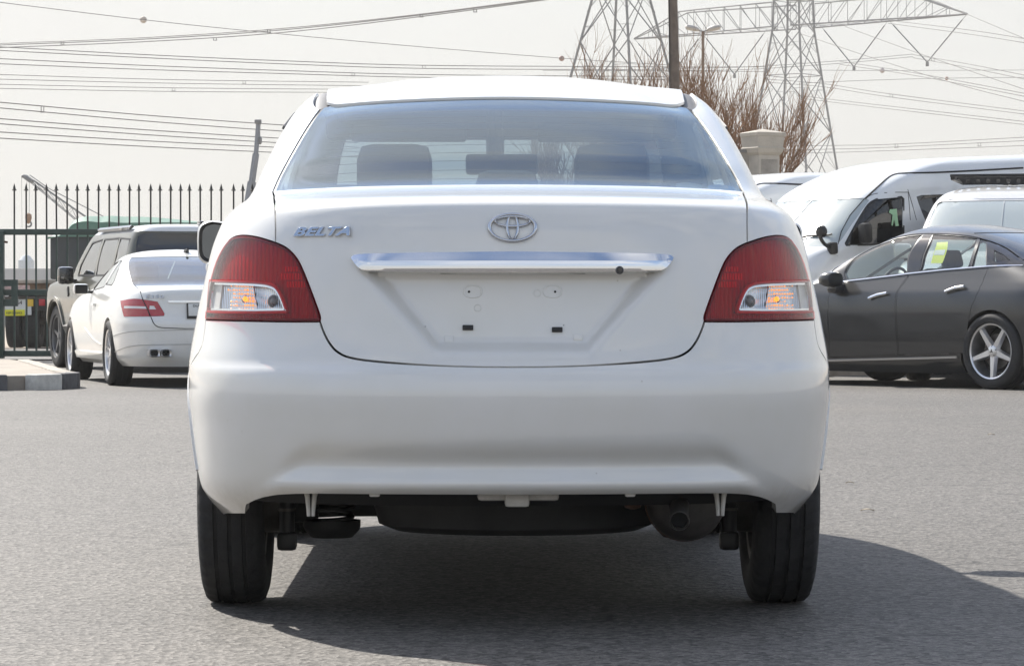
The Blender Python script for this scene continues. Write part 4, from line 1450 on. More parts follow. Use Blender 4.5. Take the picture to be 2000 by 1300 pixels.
# bumper joint lines and lower edge
for pts in ([(221, 656), (240, 650), (262, 647), (300, 645.5), (365, 644)], [(222, 688), (240, 680), (262, 675), (300, 673), (365, 672)]):
    q = E.px(sm(pts, 3))
    E.strip('bumper_joint', q + [(0, q[-1][1])] + mir(q), .007, pmat('bumper_joint_grey', (.42, .42, .41), .5), coupe, off=.003, h=.002)
q = sym(E.px([(385, 587), (330, 587), (328, 589), (331, 591), (385, 592)]))
E.panel('boot_chrome_strip', q, M_chrome, coupe, off=.012, h=.03, thick=.014)
p, n = E.pos(E.px([(302, 579.5)])[0], .002)
place_text('model_lettering', 'E350', .052, p, frame_at(n), M_satin, coupe, extrude=.004, sx=1.7, space=1.15)
# number plate
ez = E.px([(350, 607)])[0]
p, n = E.pos((0, ez[1]), .012)
pl = empty('number_plate', (0, 0, 0)); pl.parent = coupe
M4 = Matrix.Translation(p) @ frame_at(n).to_4x4()
MB().box((0, 0, 0), (.56, .155, .012), bev=.004).xform(M4).build('plate_frame', M_black, pl)
MB().box((0, .008, .008), (.53, .120, .005), bev=.002).xform(M4).build('plate_face', M_paper, pl)
place_text('plate_lettering', 'J', .10, M4 @ Vector((-.165, -.020, .0115)), frame_at(n), M_black, pl, extrude=.001)
place_text('plate_lettering', 'DUBAI', .032, M4 @ Vector((-.165, .045, .0115)), frame_at(n), M_black, pl, extrude=.001, sx=1.2)
place_text('plate_lettering', '48216', .10, M4 @ Vector((.08, .005, .0115)), frame_at(n), M_black, pl, extrude=.001)
# exhausts
for sx in (-1, 1):
    for dx in (-.056, .056):
        x = sx * .545 + dx
        V, fs = [], []
        for (y, s_) in ((-1.125, .92), (-1.13, 1), (-.95, 1.0), (-1.115, .70), (-1.0, .70)):
            for k in range(20):
                a = 2 * math.pi * k / 20
                c, q = math.cos(a), math.sin(a)
                V.append((x + math.copysign(abs(c) ** .5, c) * .052 * s_, y + .02, .335 + math.copysign(abs(q) ** .5, q) * .038 * s_))
        for r0, r1 in ((3, 0), (0, 1), (1, 2), (3, 4)):
            for k in range(20): fs.append((r0 * 20 + k, r0 * 20 + (k + 1) % 20, r1 * 20 + (k + 1) % 20, r1 * 20 + k))
        fs.append(tuple(range(80, 100)))
        MB().add(V, fs).build('exhaust_tip', M_satin, coupe)
        MB().box((x, -1.06, .335), (.066, .02, .044)).build('exhaust_bore', M_seam, coupe)
MB().box((0, -.70, .275), (1.05, .34, .12), bev=.04).build('rear_diffuser', M_under, coupe)
MB().box((0, 1.2, .25), (1.5, 3.6, .12), bev=.03).build('floor_pan', M_under, coupe)
for sx in (-1, 1):
    for y in (0, 2.76):
        make_wheel(coupe, (sx * .785, y, .325), .325, .235, .235, out=sx, style='multi')
        liner(coupe, sx, .62, .84, y, .365, .325)
    MB().box((sx * .95, 1.48, .965), (.16, .10, .115), bev=.04).build('mirror_housing', M_white2, coupe)
    MB().box((sx * .95, 1.425, .965), (.13, .012, .09), bev=.004).build('mirror_glass', M_seam, coupe)
    MB().box((sx * .845, 1.49, .935), (.10, .05, .03), bev=.01).build('mirror_stalk', M_black, coupe)
    q = E.side([(.95, .80), (1.15, .805)], -1)
    E.strip('door_handle', q if sx < 0 else mir(q), .03, M_white2, coupe, off=.01, h=.018)
    q = E.side(sm([(.50, .40), (1.0, .45), (1.6, .56)], 4), -1)
    E.strip('sill_crease', q if sx < 0 else mir(q), .012, M_white2, coupe, off=0, h=.008)
    q = E.side([(.4, .285), (2.36, .285)], -1)
    E.strip('sill_skirt', q if sx < 0 else mir(q), .09, M_white2, coupe, off=0, h=.02)
seat_row(coupe, .95, (-.36, .36), .42); seat_row(coupe, .18, (-.33, .33), .42, hr=False)
MB().box((0, -.12, .965), (1.1, .5, .02)).build('parcel_shelf', M_seat, coupe)
MB().box((0, 1.75, .86), (1.4, .4, .12), bev=.04).build('dashboard', M_dash, coupe)
steering(coupe, -.36, 1.45, .9)
# hanging aerial mark on the roof edge
pp = E.S(np.array([.05]), np.array([E.k[13]]))[0]
MB().tube([(pp[0], pp[1], pp[2]), (pp[0], pp[1] - .10, pp[2] + .03)], [.03, .012], 8).build('roof_aerial', M_black, coupe)

# ---------------- khaki off-roader behind it
D_ROWS = [
    (.38, .38, .38, .90, -.66, -.25, 4.5, .38, 3.70, 3.2, 4),
    (.60, .60, .60, .97, -.72, -.25, 4.5, .60, 3.82, 3.2, 4),
    (.90, .90, .90, .985, -.73, -.25, 5, .90, 3.82, 3.2, 4),
    (1.06, 1.06, 1.05, .975, -.725, -.25, 5, 1.02, 3.76, 3.1, 4),
    (1.10, 1.10, 1.10, .955, -.71, -.25, 5, 1.10, 3.5, 2.9, 4.5),
    (1.14, 1.14, 1.13, .935, -.70, -.25, 5, 1.14, 2.50, 2.1, 5),
    (1.30, 1.30, 1.30, .90, -.67, -.25, 5, 1.30, 2.28, 1.9, 5),
    (1.56, 1.56, 1.56, .835, -.60, -.22, 5, 1.56, 1.92, 1.6, 5),
    (1.63, 1.63, 1.63, .81, -.60, -.2, 5, 1.63, 1.82, 1.5, 5),
    (1.71, 1.71, 1.70, .765, -.58, -.15, 4.5, 1.70, 1.68, 1.4, 4.5),
    (1.75, 1.75, 1.745, .66, -.48, .0, 4, 1.74, 1.50, 1.2, 4),
    (1.772, 1.77, 1.768, .4, -.1, .3, 3, 1.765, 1.2, .9, 3),
    (1.776, 1.776, 1.776, .02, .5, .52, 2.5, 1.776, .56, .54, 2.5)]
d_rot = R(20)
o_, d_ = pray(128, 717); d_fw = o_ + d_ * (-o_.z / d_.z)
dh = Vector((-math.sin(d_rot), math.cos(d_rot), 0)); dl = Vector((-math.cos(d_rot), -math.sin(d_rot), 0))
d_loc = d_fw - dl * .84 - dh * 3.0; d_loc.z = 0
Dv = Car(D_ROWS, d_loc, d_rot, na=160, nv=90)
offr = empty('off_road_car', d_loc, d_rot, 'boxy khaki off-roader with black rear window, behind the white coupe', 'car')
d_rear = sym([(0, Dv.k[6] - .05)] + [(-t, Dv.k[6] - .05) for t in (.2, .4, .48)] + [(-.53, Dv.k[6])] + [(-.56, Dv.k[8] - .02), (-.50, Dv.k[8] + .02)] + [(-t, Dv.k[8] + .02) for t in (.4, .2, .1)] + [(0, Dv.k[8] + .02)])
dwin = [Dv.side(q, -1) for q in ([(-.42, 1.17), (-.38, 1.58), (.10, 1.60), (.12, 1.16)], [(.20, 1.16), (.18, 1.60), (.92, 1.60), (.95, 1.16)], [(1.05, 1.16), (1.03, 1.60), (1.52, 1.57), (1.86, 1.30), (1.92, 1.17)])]
d_ws = [(-2.999, Dv.k[5] + .05), (-2.5, Dv.k[5] + .06), (-2.47, Dv.k[8] - .02), (-2.999, Dv.k[8])]
full_body(Dv, M_khaki, offr, [d_rear, d_ws, mir(d_ws)] + dwin + [mir(q) for q in dwin] + arches(Dv, (0, 3.0), .40, .45), h=.045, hi=Dv.k[8] + .04)
full_body(Dv, car_paint('white_roof_paint', (.72, .73, .74)), offr, [], h=.06, name='roof', lo=Dv.k[8] + .04)
Dv.panel('rear_window', d_rear, M_gloss, offr, off=-.004, h=.08, thick=0)
for f in ((lambda q: q), mir):
    Dv.panel('windscreen', f(d_ws), M_glassC, offr, off=-.004, h=.08, thick=0)
    for i, q in enumerate(dwin):
        Dv.panel('side_window', f(q), glass('smoked_side_glass', (.30, .32, .31), 1.6), offr, off=-.004, h=.08, thick=0)
        Dv.strip('window_seal', f(q + [q[0]]), .03, M_black, offr, off=0, h=.004)
    Dv.strip('roof_rail', f(Dv.side([(-.3, 1.70), (.5, 1.70), (1.35, 1.70)], -1)), .05, M_gloss, offr, off=.02, h=.03)
    for yy in (.16, 1.0, 2.02): Dv.strip('door_seam', f(Dv.side([(yy, .55), (yy, .8), (yy, 1.1)], -1)), .010, M_seam, offr, off=0, h=.001)
    Dv.strip('sill_guard', f(Dv.side([(.5, .50), (1.5, .50), (2.5, .50)], -1)), .12, M_black, offr, off=0, h=.03)
    Dv.strip('wing_vent', f(Dv.side([(2.18, .92), (2.24, 1.02)], -1)), .06, M_black, offr, off=0, h=.012)
    for yy in (.28, 1.15): Dv.strip('door_handle', f(Dv.side([(yy, 1.00), (yy + .2, 1.00)], -1)), .045, M_khaki, offr, off=.01, h=.02)
    # wheel-arch flares
    for yw in (0, 3.0):
        Dv.strip('arch_flare', f(Dv.side([(yw + .475 * math.cos(R(t)), .42 + .475 * math.sin(R(t))) for t in range(176, 2, -8)], -1)), .05, M_khaki, offr, off=.0, h=.02)
for sx in (-1, 1):
    for y in (0, 3.0):
        make_wheel(offr, (sx * .845, y, .40), .40, .26, .265, out=sx, style='dark')
        liner(offr, sx, .66, .92, y, .46, .40)
    MB().box((sx * 1.08, 1.93, 1.17), (.20, .13, .22), bev=.05).build('mirror_housing', M_gloss, offr)
    MB().box((sx * .98, 1.93, 1.10), (.16, .06, .05), bev=.015).build('mirror_stalk', M_black, offr)
MB().box((0, 1.4, .46), (1.7, 4.0, .16), bev=.04).build('floor_pan', M_under, offr)
seat_row(offr, 1.0, (-.4, .4), .72); seat_row(offr, .1, (-.45, 0, .45), .72)
MB().box((0, 2.1, 1.06), (1.6, .4, .14), bev=.05).build('dashboard', M_dash, offr)
MB().box((0, -.5, 1.775), (.05, .16, .045), bev=.015).build('roof_fin', M_gloss, offr)

# ---------------- dark grey saloon at the right
Q_ROWS = [
    (.14, .14, .14, .86, -.80, 0, 3.2, .14, 3.85, 3.0, 3),
    (.28, .28, .28, .935, -.93, 0, 3.2, .28, 3.92, 3.0, 3),
    (.50, .50, .50, .952, -.99, 0, 3.2, .50, 3.96, 3.0, 3),
    (.72, .72, .72, .955, -1.0, 0, 3.2, .70, 3.90, 3.0, 3),
    (.90, .90, .90, .930, -.98, 0, 3.2, .84, 3.60, 2.8, 3),
    (1.00, 1.00, .985, .895, -.93, .05, 3.2, .93, 3.10, 2.5, 3),
    (1.06, 1.055, 1.04, .865, -.80, .15, 3.3, .98, 2.85, 2.2, 3),
    (1.14, 1.135, 1.13, .815, -.52, .35, 3.4, 1.06, 2.62, 2.0, 3),
    (1.24, 1.235, 1.23, .755, -.15, .60, 3.6, 1.18, 2.30, 1.8, 3.2),
    (1.34, 1.335, 1.33, .680, .22, .80, 3.6, 1.31, 1.95, 1.55, 3.2),
    (1.41, 1.405, 1.40, .585, .52, .95, 3.6, 1.395, 1.68, 1.4, 3.2),
    (1.455, 1.45, 1.445, .44, .78, 1.05, 3, 1.44, 1.50, 1.35, 3),
    (1.48, 1.478, 1.475, .25, 1.0, 1.15, 2.5, 1.475, 1.40, 1.3, 2.5),
    (1.485, 1.485, 1.485, .02, 1.2, 1.22, 2.2, 1.485, 1.26, 1.24, 2.2)]
Q_ROWS = [tuple((1 + (x - 1) * 1.24 if (i in (0, 1, 2, 7) and x > 1) else x) for i, x in enumerate(r)) for r in Q_ROWS]
q_rot = R(38)
o_, d_ = pray(1950, 760); q_rw = o_ + d_ * (-o_.z / d_.z)
qh = Vector((-math.sin(q_rot), math.cos(q_rot), 0)); ql = Vector((-math.cos(q_rot), -math.sin(q_rot), 0))
q_loc = q_rw - ql * .84; q_loc.z = 0
Qc = Car(Q_ROWS, q_loc, q_rot, na=220, nv=120)
saloon = empty('saloon', q_loc, q_rot, 'dark grey metallic saloon with silver five-spoke wheels, side-on at the right', 'car')
q_f = Qc.px([(1655, 545), (1671, 502), (1690, 491), (1708, 482), (1728, 474), (1751, 466), (1776, 461.5), (1802, 459), (1771, 532)])
q_r = Qc.px([(1823, 458), (1858, 459.5), (1885, 462), (1909, 465.5), (1889, 522), (1797, 529.5)])
q_q = Qc.px([(1914.5, 466), (1926, 471), (1926, 519), (1897, 521)])
q_t = Qc.px([(1942, 488), (1960, 497), (1974, 509), (1941, 511)])
q_c = Qc.px([(1642, 548), (1650, 535), (1668, 503), (1653, 546)])
q_bp = Qc.px([(1804, 459), (1821, 458), (1795, 530), (1773, 533)])
q_cp = Qc.px([(1928, 471.5), (1948, 478), (1966, 487), (1984, 500), (1999, 514), (1996, 518), (1928, 519.5)])
door_f = Qc.px([(1643, 549), (1700, 545), (1774, 536)] + sm([(1774, 538), (1755, 564), (1749, 584), (1749.5, 635), (1754, 692)], 3) + [(1700, 695), (1650, 696.5), (1620, 697.5), (1619, 650), (1618.5, 600), (1624, 570)])
door_r = Qc.px([(1776, 536), (1840, 529.5), (1931, 523)] + sm([(1931, 523), (1921, 545), (1901.5, 590), (1897, 600), (1890, 640), (1886, 690)], 3)[1:] + [(1820, 691), (1756, 693)] + list(reversed(sm([(1776, 538), (1757, 564), (1751, 584), (1751.5, 635), (1756, 692)], 3)))[1:-1])
q_ws = [(-2.999, Qc.k[6] + .04), (-2.40, Qc.k[6] + .08), (-2.30, Qc.k[9] + .02), (-2.35, Qc.k[10] - .02), (-2.999, Qc.k[10])]
q_rw_ = sym([(0, Qc.k[7])] + [(-t, Qc.k[7]) for t in (.2, .4, .5)] + [(-.6, Qc.k[9]), (-.55, Qc.k[10] - .01)] + [(-t, Qc.k[10]) for t in (.4, .2)] + [(0, Qc.k[10])])
L_holes = [q_f, q_r, q_q, q_t, door_f, door_r]
full_body(Qc, M_dark, saloon, L_holes + [mir(q) for q in (q_f, q_r, q_q, q_t)] + [q_ws, mir(q_ws), q_rw_] + arches(Qc, (0, 3.12), .365, .39), h=.035)
for nm, q, hd in (('front_door', door_f, ((1700, 583), (1735, 573.5))), ('rear_door', door_r, ((1849, 571), (1886, 561.5)))):
    dr = Qc.panel(nm, q, M_dark, saloon, gap=.004, h=.03, thick=.02)
    h0 = Qc.px([hd[0], ((hd[0][0] + hd[1][0]) / 2, (hd[0][1] + hd[1][1]) / 2 - 1.5), hd[1]])
    P_ = [Qc.pos(a, .022)[0] for a in h0]; P0 = Qc.pos(h0[0], 0)[0]; P1 = Qc.pos(h0[-1], 0)[0]
    MB().tube([P0] + P_ + [P1], [.012, .016, .018, .016, .010], 10).build('door_handle', M_chrome, dr)
for q in (q_f, q_r, q_q, q_t):
    Qc.panel('side_window', q, M_glassC, saloon, off=-.006, h=.05, thick=0)
    Qc.panel('side_window', mir(q), M_glassC, saloon, off=-.006, h=.05, thick=0)
Qc.panel('windscreen', q_ws, M_glassC, saloon, off=-.004, h=.08, thick=0)
Qc.panel('windscreen', mir(q_ws), M_glassC, saloon, off=-.004, h=.08, thick=0)
Qc.panel('rear_window', q_rw_, M_glassD, saloon, off=-.004, h=.08, thick=0)
for q in (q_bp, q_cp):
    pass
Qc.panel('pillar_trim', q_bp, M_gloss, saloon, off=.002, h=.05, thick=.004)
Qc.panel('quarter_trim', q_cp, M_gloss, saloon, off=.002, holes=[q_t], h=.03, thick=.004)
Qc.panel('mirror_sail', q_c, M_gloss, saloon, off=.003, h=.04, thick=.004)
Qc.strip('chrome_waist', Qc.px([(1636, 551), (1680, 546), (1740, 539), (1774, 534.5), (1840, 527.5), (1889, 523.3), (1932, 520), (1965, 519), (1998, 519)]), .016, M_chrome, saloon, off=.002, h=.006)
Qc.strip('window_top_moulding', Qc.px(sm([(1625, 530), (1650, 510), (1690, 487), (1730, 470.5), (1765, 461), (1802, 456.5), (1850, 457), (1895, 461), (1935, 471), (1968, 485), (1999, 508)], 3)), .016, M_gloss, saloon, off=.001, h=.005)
Qc.strip('window_divider', Qc.px([(1911, 466), (1893, 521)]), .022, M_gloss, saloon, off=.001, h=.005)
Qc.strip('sill_chrome', Qc.px([(1617, 703), (1680, 701.5), (1752, 700), (1800, 699), (1850, 697.5), (1870, 697)]), .022, M_satin, saloon, off=.006, h=.008)
for sx in (-1, 1):
    for y in (0, 3.12):
        make_wheel(saloon, (sx * .845, y, .362), .362, .255, .268, out=sx, style='star')
        liner(saloon, sx, .66, .93, y, .42, .37)
MB().box((0, 1.5, .22), (1.6, 4.2, .12), bev=.03).build('floor_pan', M_under, saloon)
# door mirror on the near side and its twin
for sx in (-1, 1):
    mr = empty('door_mirror', (0, 0, 0)); mr.parent = saloon
    V, fs = [], []
    lv = [(-.07, .55), (-.06, .9), (-.03, 1.0), (.03, 1.0), (.09, .8), (.13, .4)]
    for (y, s_) in lv:
        for k in range(20):
            a = 2 * math.pi * k / 20
            c, q = math.cos(a), math.sin(a)
            V.append((sx * 1.03 + .115 * s_ * math.copysign(abs(c) ** .7, c), 2.05 + y, 1.055 + .075 * s_ * math.copysign(abs(q) ** .8, q)))
    for i in range(len(lv) - 1):
        for k in range(20): fs.append((i * 20 + k, i * 20 + (k + 1) % 20, i * 20 + 20 + (k + 1) % 20, i * 20 + 20 + k))
    fs += [tuple(range(19, -1, -1)), tuple(range((len(lv) - 1) * 20, len(lv) * 20))]
    MB().add(V, fs).build('mirror_housing', M_dark, mr)
    MB().box((sx * .93, 2.06, .965), (.20, .13, .10), bev=.035).build('mirror_foot', M_gloss, mr)
# yellow and white paper on the rear side window
for (pts, mt, nm) in (([(1829, 472), (1850, 471), (1839, 513), (1817, 513)], M_label_y, 'window_notice'), ([(1825.5, 487.5), (1845.5, 486.5), (1842.5, 497), (1822.5, 497)], M_paper, 'notice_panel')):
    Qc.panel(nm, Qc.px(pts), mt, saloon, off=-.010 if nm == 'window_notice' else -.0085, h=.05, thick=0)
seat_row(saloon, 1.1, (-.40, .40), .52, lean=-18); seat_row(saloon, .15, (-.42, .42), .52, hr=True, lean=-20)
MB().box((0, 2.25, .98), (1.5, .5, .12), bev=.05).build('dashboard', M_dash, saloon)
steering(saloon, -.40, 1.80, 1.0)
MB().tube([(.6, 1.25, .9), (.6, 1.25, 1.35)], .02, 6).build('belt_post', M_dash, saloon)

# ---------------- white high-roof vans
def van_rows():
    out = []
    base = [(.25, .86, -1.20, 4.02), (.50, .925, -1.27, 4.08), (1.0, .94, -1.28, 4.06), (1.22, .935, -1.28, 3.92), (1.27, .93, -1.28, 3.80),
            (1.50, .91, -1.27, 3.52), (1.76, .875, -1.26, 3.20), (1.82, .868, -1.26, 3.12), (1.95, .855, -1.25, 2.90), (2.08, .835, -1.24, 2.60), (2.16, .80, -1.22, 2.38), (2.225, .70, -1.15, 2.12), (2.258, .5, -.9, 1.85), (2.268, .25, -.3, 1.5), (2.271, .02, .4, .6)]
    base = [(z, W, yr - (1.3 if W > .3 else .7), yf) for z, W, yr, yf in base]
    for z, W, yr, yf in base:
        if z > 1.82: z = 1.82 + (z - 1.82) * .80
        zz = z
        out.append((zz, zz, z, W, yr, yr + .35, 4.5, z, yf, yf - (.55 if W > .3 else .08), 4.2 if z < 2.1 else 3.2))
    return out
VAN_ROWS = [tuple(x * (1.08 if i in (0, 1, 2, 7) else (1.06 if i in (3, 4, 5, 8, 9) else 1)) for i, x in enumerate(r)) for r in van_rows()]
v_rot, v_pitch = R(122), R(-3.1)
o_, d_ = pray(1712, 700); v_ref = at(1745, 640, 28.0)
vh = Vector((-math.sin(v_rot), math.cos(v_rot), 0)); vl = Vector((-math.cos(v_rot), -math.sin(v_rot), 0))
# near front corner of the van stands at about photo x 1690
_V = Car(VAN_ROWS, (0, 0, 0), v_rot, na=60, nv=40, pitch=v_pitch)
v_z = .13 + math.sin(-v_pitch) * 3.2
pt_ = _V.mw @ Vector(_V.S(np.array([-2.46]), np.array([_V.k[6]]))[0])
zt_ = pt_.z + v_z
dep = (zt_ - CAM.z) * F / (596 - 388)
tgt = at(1688, 388, dep - 8.4)
v_loc = Vector((tgt.x - pt_.x, tgt.y - pt_.y, v_z))
print('VAN', v_loc, tgt)
Vn = Car(VAN_ROWS, v_loc, v_rot, na=170, nv=100, pitch=v_pitch)
van = empty('van', v_loc, v_rot, 'white high-roof van with black curved front mirror, behind the dark grey saloon', 'van')
van.rotation_euler = (v_pitch, 0, v_rot)
v_dw = Vn.px(sm([(1651, 476), (1665, 450), (1682, 420), (1697, 398), (1712, 389)], 3) + [(1762, 384.5), (1765, 388), (1765, 455), (1760, 470), (1700, 478), (1652, 479)])
v_sw = Vn.px([(1790, 384), (1800, 381), (1860, 379), (1960, 376), (1960, 440), (1812, 440), (1803, 420)])
v_sw = [p for p in v_sw]
zs_lo, zs_hi = Vn.k[4], Vn.k[6]
v_ws = [(2.999, zs_lo), (2.44, zs_lo + .01), (2.38, zs_lo + .05), (2.40, zs_hi - .02), (2.46, zs_hi + .01), (2.999, zs_hi + .015)]
sgv = 1 if v_dw[0][0] > 0 else -1
v_ws = [(sgv * a, v) for a, v in v_ws]
full_body(Vn, M_silver, van, [v_dw, v_sw, mir(v_dw), mir(v_sw), v_ws, mir(v_ws)] + arches(Vn, (-.7, 3.11), .34, .38), h=.045)
for f in ((lambda q: q), mir):
    Vn.panel('windscreen', f(v_ws), M_glassW, van, off=-.006, h=.06, thick=0)
    Vn.panel('door_window', f(v_dw), M_glassD, van, off=-.006, h=.06, thick=0)
    Vn.panel('side_window', f(v_sw), M_gloss, van, off=-.006, h=.06, thick=0)
    Vn.strip('window_seal', f(v_dw + [v_dw[0]]), .025, M_black, van, off=0, h=.003)
Vn.strip('drip_rail', Vn.px(sm([(1690, 388), (1715, 365), (1735, 347), (1750, 340), (1770, 338.5), (1830, 336.8), (1900, 333.5), (1998, 328)], 3)), .022, M_seam, van, off=.002, h=.006)
Vn.strip('door_seam', Vn.px([(1767, 338.5), (1775, 370), (1782, 400), (1790, 430)]), .010, M_seam, van, off=0, h=.001)
Vn.strip('door_seam', Vn.px(sm([(1692, 386), (1712, 378), (1768, 375.5), (1774, 382), (1778, 430)], 3)), .010, M_seam, van, off=0, h=.001)
Vn.strip('door_seam', Vn.px([(1688, 388), (1660, 420), (1643, 452), (1637, 476), (1635, 500)]), .010, M_seam, van, off=0, h=.001)
# wipers, mirrors
pw = [Vn.pos(q, .012)[0] for q in Vn.px([(1556, 468), (1580, 462), (1600, 461)])]
MB().tube(pw, .012, 6).build('wiper', M_black, van)
pw = [Vn.pos(q, .012)[0] for q in Vn.px([(1585, 461), (1620, 460), (1626, 458)])]
MB().tube(pw, .010, 6).build('wiper', M_black, van)
vm = empty('front_mirror', (0, 0, 0)); vm.parent = van
base = Vn.pos(Vn.px([(1626, 487)])[0], .02)[0]
tl_ = Vn.mi @ at(1601, 461, (van.matrix_basis @ base).y - .12)
tm_ = Vn.mi @ at(1608, 474, (van.matrix_basis @ base).y - .08)
MB().tube(sm([tuple(base), tuple((base + tm_) / 2 + Vector((0, 0, -.01))), tuple(tm_), tuple(tl_)], 4), .022, 8).build('mirror_arm', M_black, vm)
mp_ = Vn.mi @ at(1605, 452, (van.matrix_basis @ base).y - .14)
MB().lathe([(-.05, .002), (-.045, .045), (-.02, .068), (.02, .070), (.035, .064), (.04, .001)], (0, 0, 0), 'y', 24).xform(Matrix.Translation(mp_)).build('mirror_head', M_black, vm)
MB().box(tuple(base), (.10, .10, .14), bev=.03).build('mirror_foot', M_black, vm)
sp = Vn.pos(Vn.px([(1680, 458)])[0], .10)[0]
MB().box(tuple(sp), (.14, .13, .24), bev=.05).build('door_mirror', M_black, van)
for sx in (-1, 1):
    for y in (-.7, 3.11):
        make_wheel(van, (sx * .80, y, .34), .34, .20, .20, out=sx, style='plain')
        liner(van, sx, .62, .88, y, .385, .34)
MB().box((0, .8, .33), (1.6, 5.8, .12), bev=.03).build('floor_pan', M_under, van)
seat_row(van, 2.35, (-.5, .45), .95); seat_row(van, 1.2, (-.5, .45), .95)
MB().box((0, 3.35, 1.16), (1.5, .5, .12), bev=.05).build('dashboard', M_dash, van)
steering(van, -.45, 2.95, 1.3)
# green cloth hung inside the door window
gp = Vn.px([(1738, 409), (1751, 408), (1752, 420), (1755, 441), (1749, 442), (1746, 428), (1743, 441), (1741, 440), (1743, 420)])
Vn.panel('hanging_cloth', gp, pmat('green_cloth', (.38, .62, .38), .9), van, off=.006, h=.05, thick=.004)
van2 = copy_tree(van)
van2.location = v_loc + Vector((-1.45, 2.3, 0)); van2.location.z = .13; van2.rotation_euler = (0, 0, v_rot)
ap = MB().box((0, .7, -.262), (2.3, 7.2, .5), bev=.02).build('sloped_apron', M_pave, None)
ap.location = v_loc - Vector((0, 0, .012)); ap.rotation_euler = (v_pitch, 0, v_rot)
tag(ap, kind='structure')
van2['label'] = 'second white high-roof van, mostly hidden behind the nearer van'
for o in (van, van2): o['group'] = 'white vans parked at the right'

# ---------------- pale off-roader with a roof rack at the right edge
S_ROWS = [
    (.34, .34, .34, .90, -.80, -.2, 4, .34, 3.60, 3.0, 3.4),
    (.60, .60, .60, .96, -.88, -.2, 4, .60, 3.72, 3.0, 3.4),
    (.95, .95, .95, .97, -.90, -.2, 4, .95, 3.66, 3.0, 3.4),
    (1.08, 1.08, 1.07, .955, -.89, -.2, 4, 1.05, 3.30, 2.8, 3.4),
    (1.14, 1.14, 1.13, .93, -.87, -.2, 4, 1.13, 2.55, 2.1, 3.4),
    (1.35, 1.35, 1.35, .87, -.80, -.2, 4, 1.34, 2.18, 1.8, 3.4),
    (1.60, 1.60, 1.60, .79, -.70, -.2, 4, 1.60, 1.78, 1.4, 3.4),
    (1.68, 1.68, 1.675, .75, -.66, -.2, 4, 1.675, 1.64, 1.3, 3.2),
    (1.78, 1.78, 1.77, .65, -.55, 0, 3.5, 1.76, 1.42, 1.1, 3),
    (1.83, 1.83, 1.825, .45, -.3, .2, 3, 1.82, 1.15, .8, 3),
    (1.855, 1.855, 1.85, .22, 0, .3, 2.5, 1.85, .85, .6, 2.5),
    (1.86, 1.86, 1.86, .02, .38, .4, 2.5, 1.86, .46, .44, 2.5)]
S_ROWS = [(a[0] * 1.16, a[1] * 1.16, a[2] * 1.16, a[3] * 1.04) + a[4:7] + (a[7] * 1.16,) + a[8:] for a in S_ROWS]
S_ROWS = [a[:4] + (a[4] + .4, max(a[5], a[4] + .45)) + a[6:] for a in S_ROWS]
s_rot = R(180 - 14)
sh_ = Vector((-math.sin(s_rot), math.cos(s_rot), 0)); sl_ = Vector((-math.cos(s_rot), -math.sin(s_rot), 0))
s_loc = at(1958, 600, 25.6) - sh_ * 1.9; s_loc.z = 0
Sv = Car(S_ROWS, s_loc, s_rot, na=140, nv=80)
suv = empty('rack_suv', s_loc, s_rot, 'pale off-roader with black roof rack facing the camera at the right edge', 'car')
s_ws = [(-2.999, Sv.k[4] + .06), (-2.40, Sv.k[4] + .08), (-2.36, Sv.k[7] - .03), (-2.42, Sv.k[7]), (-2.999, Sv.k[7] + .01)]
sw_ = [Sv.side(q, -1) for q in ([(-.25, 1.39), (-.2, 1.85), (.35, 1.88), (.35, 1.37)], [(.45, 1.37), (.45, 1.88), (1.25, 1.85), (1.85, 1.39)])]
full_body(Sv, M_suvw, suv, [s_ws, mir(s_ws)] + sw_ + [mir(q) for q in sw_] + arches(Sv, (0, 2.8), .40, .44), h=.05)
for f in ((lambda q: q), mir):
    Sv.panel('windscreen', f(s_ws), M_glassW, suv, off=-.006, h=.06, thick=0)
    Sv.strip('windscreen_seal', f(s_ws[1:4]), .03, M_black, suv, off=0, h=.004)
    for q in sw_: Sv.panel('side_window', f(q), M_glassD, suv, off=-.005, h=.08, thick=0)
    Sv.strip('roof_chrome', f([(-2.5, Sv.k[7] + .03), (-2.8, Sv.k[7] + .03), (-2.999, Sv.k[7] + .03)]), .02, M_satin, suv, off=0, h=.004)
for sx in (-1, 1):
    for y in (0, 2.8):
        make_wheel(suv, (sx * .82, y, .39), .39, .27, .24, out=sx, style='plain')
        liner(suv, sx, .62, .9, y, .45, .40)
    MB().box((sx * 1.08, 1.95, 1.39), (.20, .12, .17), bev=.05).build('door_mirror', M_suvw, suv)
    MB().box((sx * 1.0, 1.95, 1.31), (.14, .05, .05), bev=.015).build('mirror_stalk', M_black, suv)
MB().box((0, 1.4, .42), (1.6, 3.8, .14), bev=.03).build('floor_pan', M_under, suv)
seat_row(suv, 1.0, (-.4, .4), .82); seat_row(suv, .1, (-.42, .42), .82)
MB().box((0, 2.15, 1.06), (1.6, .5, .12), bev=.05).build('dashboard', M_dash, suv)
rack = empty('roof_rack', (0, 0, 0)); rack.parent = suv
MB().box((0, 1.00, 2.25), (1.30, .08, .034), bev=.01).build('front_bar', M_black, rack)
for k in range(6): MB().box((0, .72 - k * .26, 2.23), (1.26, .05, .03), bev=.008).build('cross_bar', M_black, rack)
for sx in (-1, 1): MB().box((sx * .62, .3, 2.23), (.05, 1.45, .06), bev=.012).build('side_rail', M_black, rack)
